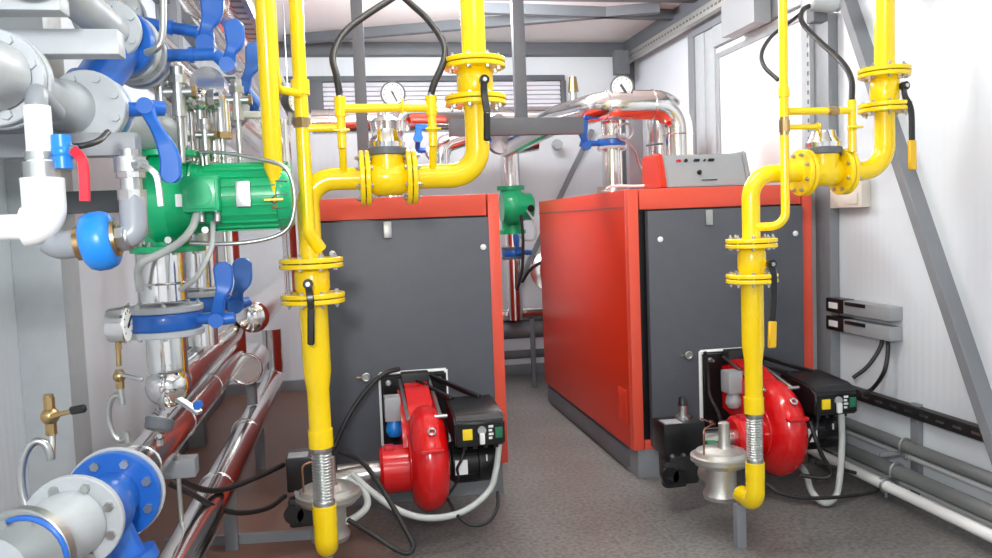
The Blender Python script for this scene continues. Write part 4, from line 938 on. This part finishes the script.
t = thing('strainer', 'blue strainer with bolted flange overhead at the upper left', 'strainer', (xs, 2.7, 2.0))
f = disc((xs, 2.66, zs_), (.25, 1, 0), .1, .03, BLU, t); bolts((xs, 2.66, zs_), (0, 1, 0), .08, .03, 6, f, s=.013, both=False)
MB().cyl((xs, 2.655, zs_ - .02), P(92, 88, 2.56), .066, .06, 26).build('basket_leg', BLU, t)
e_ = P(92, 88, 2.56); MB().cyl(e_, e_ + (e_ - V((xs, 2.655, zs_ - .02))).normalized() * .02, .075, n=26).build('basket_cover', BLU, t)
t = thing('header_pipe', 'upper grey header pipe running into the overhead blue strainer', 'pipe', (xs, 2.0, 2.0))
MB().cyl((xs - .02, 1.2, zs_ + .03), (xs - .005, 2.6, zs_ + .02), .048, n=24).build('run', LGR, t)
for y in (1.95, 2.6): 
    f = disc((xs - .01, y, zs_ + .025), Y3, .085, .022, LGR, t); bolts((xs - .01, y, zs_ + .025), Y3, .068, .022, 6, f, LGR, s=.011, both=False)
t = thing('header_pipe', 'foil clad overhead pipe leading back from the blue strainer', 'pipe', (xs, 3.4, 2.0))
disc((xs + .01, 2.72, zs_), (.3, 1, 0), .1, .022, LGR, t)
MB().cyl((xs, 2.71, zs_), (xs, 2.79, zs_), .06).cyl((xs, 2.91, zs_), (xs, 6.6, zs_), .072, n=28).build('jacket', CHR, t)
butterfly('blue butterfly valve with raised lever, middle of the three overhead', (xs, 2.85, zs_), Y3, .1, .05, (1, -.1, .0), .25, [P(228, 66, 2.82), P(231, 52, 2.8), P(235, 42, 2.8), P(234, 26, 2.8)], lw=.05)
xu, zu = -.74, 2.26
t = thing('header_pipe', 'topmost foil clad overhead pipe at the left', 'pipe', (xu, 3.4, 2.2))
MB().cyl((xu, 1.2, zu), (xu, 2.87, zu), .07, n=28).cyl((xu, 3.0, zu - .02), (xu + .03, 6.6, zu + .0), .08, n=28).build('jacket', CHR, t)
butterfly('blue butterfly valve with raised lever, nearest and highest of the three overhead', (xu, 2.93, zu - .03), Y3, .11, .05, (1, -.1, -.2), .29, [P(206, 45, 2.9), P(207, 28, 2.88), P(212, 14, 2.88), P(212, -4, 2.88)], lw=.06)
butterfly('blue butterfly valve with raised lever, farthest of the three overhead', (-.47, 3.7, 2.04), Y3, .085, .05, (1, -.2, -.02), .13, [P(244, 88, 3.66), P(248, 75, 3.64), P(253, 64, 3.64), P(254, 48, 3.64)], lw=.055)
t = thing('header_pipe', 'low foil clad overhead pipe behind the farthest overhead blue valve', 'pipe', (-.52, 5, 1.95))
MB().cyl((-.47, 3.1, 2.04), (-.47, 3.645, 2.04), .06, n=24).cyl((-.47, 3.755, 2.04), (-.47, 6.3, 2.04), .06, n=24).build('jacket', CHR, t)
a_ = P(214, 12, 3.4)
t = thing('header_pipe', 'foil clad pipe close under the ceiling behind the raised blue levers', 'pipe', (a_.x, 5, a_.z - .1))
MB().cyl((a_.x, 2.6, a_.z), (a_.x, 6.9, a_.z), .085, n=28).build('jacket', CHR, t)
for y in (3.2, 4.2, 5.2): MB().torus((a_.x, y, a_.z), Y3, .085, .004, 28, 8).build('jacket_band', CHR2, t)
a_ = P(236, 12, 3.4)
t = thing('cable_tray', 'galvanised cable tray under the ceiling at upper left beside the foil pipe', 'cable tray', (a_.x, 5, a_.z))
MB().box((a_.x - .06, 2.6, a_.z), (a_.x + .06, 7.2, a_.z + .004), .001).box((a_.x + .056, 2.6, a_.z), (a_.x + .06, 7.2, a_.z + .05), .001).box((a_.x - .06, 2.6, a_.z), (a_.x - .056, 7.2, a_.z + .05), .001).build('tray', GALV, t)
for k in range(50): MB().box((a_.x - .04, 2.7 + k * .088, a_.z - .002), (a_.x + .04, 2.725 + k * .088, a_.z + .001), 0).build('slot', STEELD, t)
for y in (3.6, 5.0, 6.4): MB().cyl((a_.x, y, a_.z), (a_.x, y, ZC), .005, n=8).build('hanger_rod', GALV, t)
# brackets (grey box beams cantilevered from the left wall)
def bracket(label, p0, p1, Y, h=None, m=STEEL):
    a, b = P(*p0, Y), P(*p1, Y)
    solo(MB().box((XL + .001, Y, b.z), (b.x, Y + .07, a.z), .004), 'pipe_bracket', m, label, 'bracket', 'pipe brackets on the left wall')
bracket('grey box beam across the upper left, under the overhead strainer', (0, 28), (119, 54), 2.24, m=LGR)
bracket('grey box beam at the very top left corner', (0, -8), (60, 10), 2.0, m=LGR)
bracket('grey box beam below the large flange at far left', (0, 104), (66, 136), 2.36, m=STEEL)
bracket('grey box beam behind the red lever left of the pump', (60, 133), (136, 155), 2.27, m=STEEL)
a_, b_ = P(118, 190, 3.25), P(118, 212, 3.25)
solo(MB().box((-1.034, 3.25, b_.z), (b_.x, 3.33, a_.z), .004), 'pipe_bracket', STEELD, 'dark grey box beam from the left column towards the check valve', 'bracket', 'pipe brackets on the left wall')
# fittings above the pump
def fitting(label, px, py, Y, m, kind, s=1.0):
    c = P(px, py, Y); t = thing('pipe_fitting', label, 'fitting', (c.x, c.y, 1.735))
    MB().cyl((c.x, c.y, 1.735), c, .011).build('nipple', GALV, t)
    if kind == 0:
        MB().sph(c, .034 * s, (1, 1, 1.05)).cyl(c + V((-.07 * s, 0, 0)), c + V((.06 * s, 0, 0)), .02 * s).build('body', m, t)
        MB().cyl(c + V((.028 * s, 0, 0)), c + V((.045 * s, 0, 0)), .03 * s, n=8).build('nut', GALV, t)
    elif kind == 1:
        MB().cyl(c + V((0, 0, -.05 * s)), c + V((0, 0, .05 * s)), .03 * s).cyl(c + V((0, 0, .05 * s)), c + V((0, 0, .065 * s)), .02 * s).build('body', m, t)
        MB().cyl(c + V((0, 0, -.07 * s)), c + V((0, 0, -.05 * s)), .034 * s, n=8).build('nut', BRS, t)
    else:
        MB().cyl(c + V((0, 0, -.09 * s)), c + V((0, 0, .09 * s)), .024 * s).cyl(c + V((0, 0, .03 * s)), c + V((0, 0, .06 * s)), .032 * s, n=8).cyl(c + V((-.05 * s, 0, 0)), c + V((.05 * s, 0, 0)), .018 * s).build('body', m, t)
        MB().cyl(c + V((.05 * s, 0, 0)), c + V((.065 * s, 0, 0)), .026 * s, n=8).build('nut', BRS, t)
fitting('polished ball fitting above the green pump', 199, 99, 2.98, CHR2, 0, 1.15)
fitting('silver canister fitting right of the ball fitting over the pump', 221, 117, 3.03, CHR2, 1, 1.1)
fitting('silver tee over the casing of the green pump', 178, 92, 2.85, GALV, 2, .9)
fitting('silver tee near the hanging blue lever', 160, 82, 2.95, GALV, 2, .8)
fitting('small silver tee low above the pump motor', 205, 135, 2.95, GALV, 2, .6)
fitting('silver tee right of the canister fitting', 237, 100, 3.05, GALV, 2, .8)
for px, Y, r_, lb in ((184, 3.03, .04, 'bright upright pipe above the pump behind the hanging blue lever'), (213, 3.04, .026, 'slim bright upright pipe above the pump motor')):
    c = P(px, 120, Y); solo(MB().cyl((c.x, Y, P(px, 162, Y).z), (c.x, Y, P(px, 104, Y).z), r_), 'riser_pipe', CHR2, lb, 'pipe')
a, b = P(226, 112, 3.4), P(262, 118, 3.4)
solo(MB().box((a.x, 3.38, b.z), (b.x, 3.44, a.z), .003), 'support_rail', WHT, 'short white rail above the green motor beside the yellow vent pipe', 'rail')
solo(MB().hose([P(163, -4, 2.5), P(163, 20, 2.5), P(162, 38, 2.5), P(157, 48, 2.5), P(146, 53, 2.52)], .010, k=8), 'capillary_tube', GALV, 'bent silver tube at the top beside the overhead strainer', 'tube')
q_ = P(287, 200, 5.0); solo(MB().cyl((q_.x, 5.0, P(287, 296, 5.0).z), (q_.x, 5.0, P(287, 120, 5.0).z), .042, n=24), 'riser_pipe', CHR2, 'slim silver upright between the yellow vent and purge pipes', 'pipe')
c = P(293, 102, 3.35); gauge('pale round gauge edge-on beside the left purge pipe', c, (.8, -.5, 0), .04, c + V((-.02, 0, -.09)), GALV, 1, .03)
solo(MB().hose([P(60, 146, 2.0), P(80, 146, 1.96), P(98, 141, 2.0), P(108, 132, 2.1)], .007, k=6), 'sensor_cable', RUB, 'short black cable behind the small blue valve', 'cable')

# ================================================================== light
w = bpy.data.worlds.new('world'); S.world = w; w.use_nodes = True
w.node_tree.nodes['Background'].inputs[0].default_value = (.93, .96, 1, 1); w.node_tree.nodes['Background'].inputs[1].default_value = .9
def area(name, loc, tgt, sx, sy, e, col=(1, 1, 1)):
    l = bpy.data.lights.new(name, 'AREA'); l.shape = 'RECTANGLE'; l.size = sx; l.size_y = sy; l.energy = e; l.color = col
    o = bpy.data.objects.new(name, l); COL.objects.link(o); o.location = loc
    o.rotation_euler = (V(tgt) - V(loc)).to_track_quat('-Z', 'Y').to_euler(); return o
def tube_lamp(loc, e):
    for k in (-.45, 0, .45):
        l = bpy.data.lights.new('ceiling_tube', 'POINT'); l.energy = e / 3; l.shadow_soft_size = .12; l.color = (.93, .98, 1)
        o = bpy.data.objects.new('ceiling_tube', l); COL.objects.link(o); o.location = (loc[0] + k, loc[1], loc[2])
for y, e in ((.8, 26), (3.1, 66), (5.6, 120)): tube_lamp((.9, y, 2.96), e)
area('flash', (-.25, -.25, 1.95), (.8, 4.5, 1.2), .25, .25, 55, (.97, .99, 1))
S.view_settings.view_transform = 'Standard'; S.view_settings.look = 'None'; S.view_settings.gamma = 1; S.view_settings.use_curve_mapping = False
S.view_settings.exposure = .12
S.cycles.use_denoising = True
S.cycles.max_bounces = 8
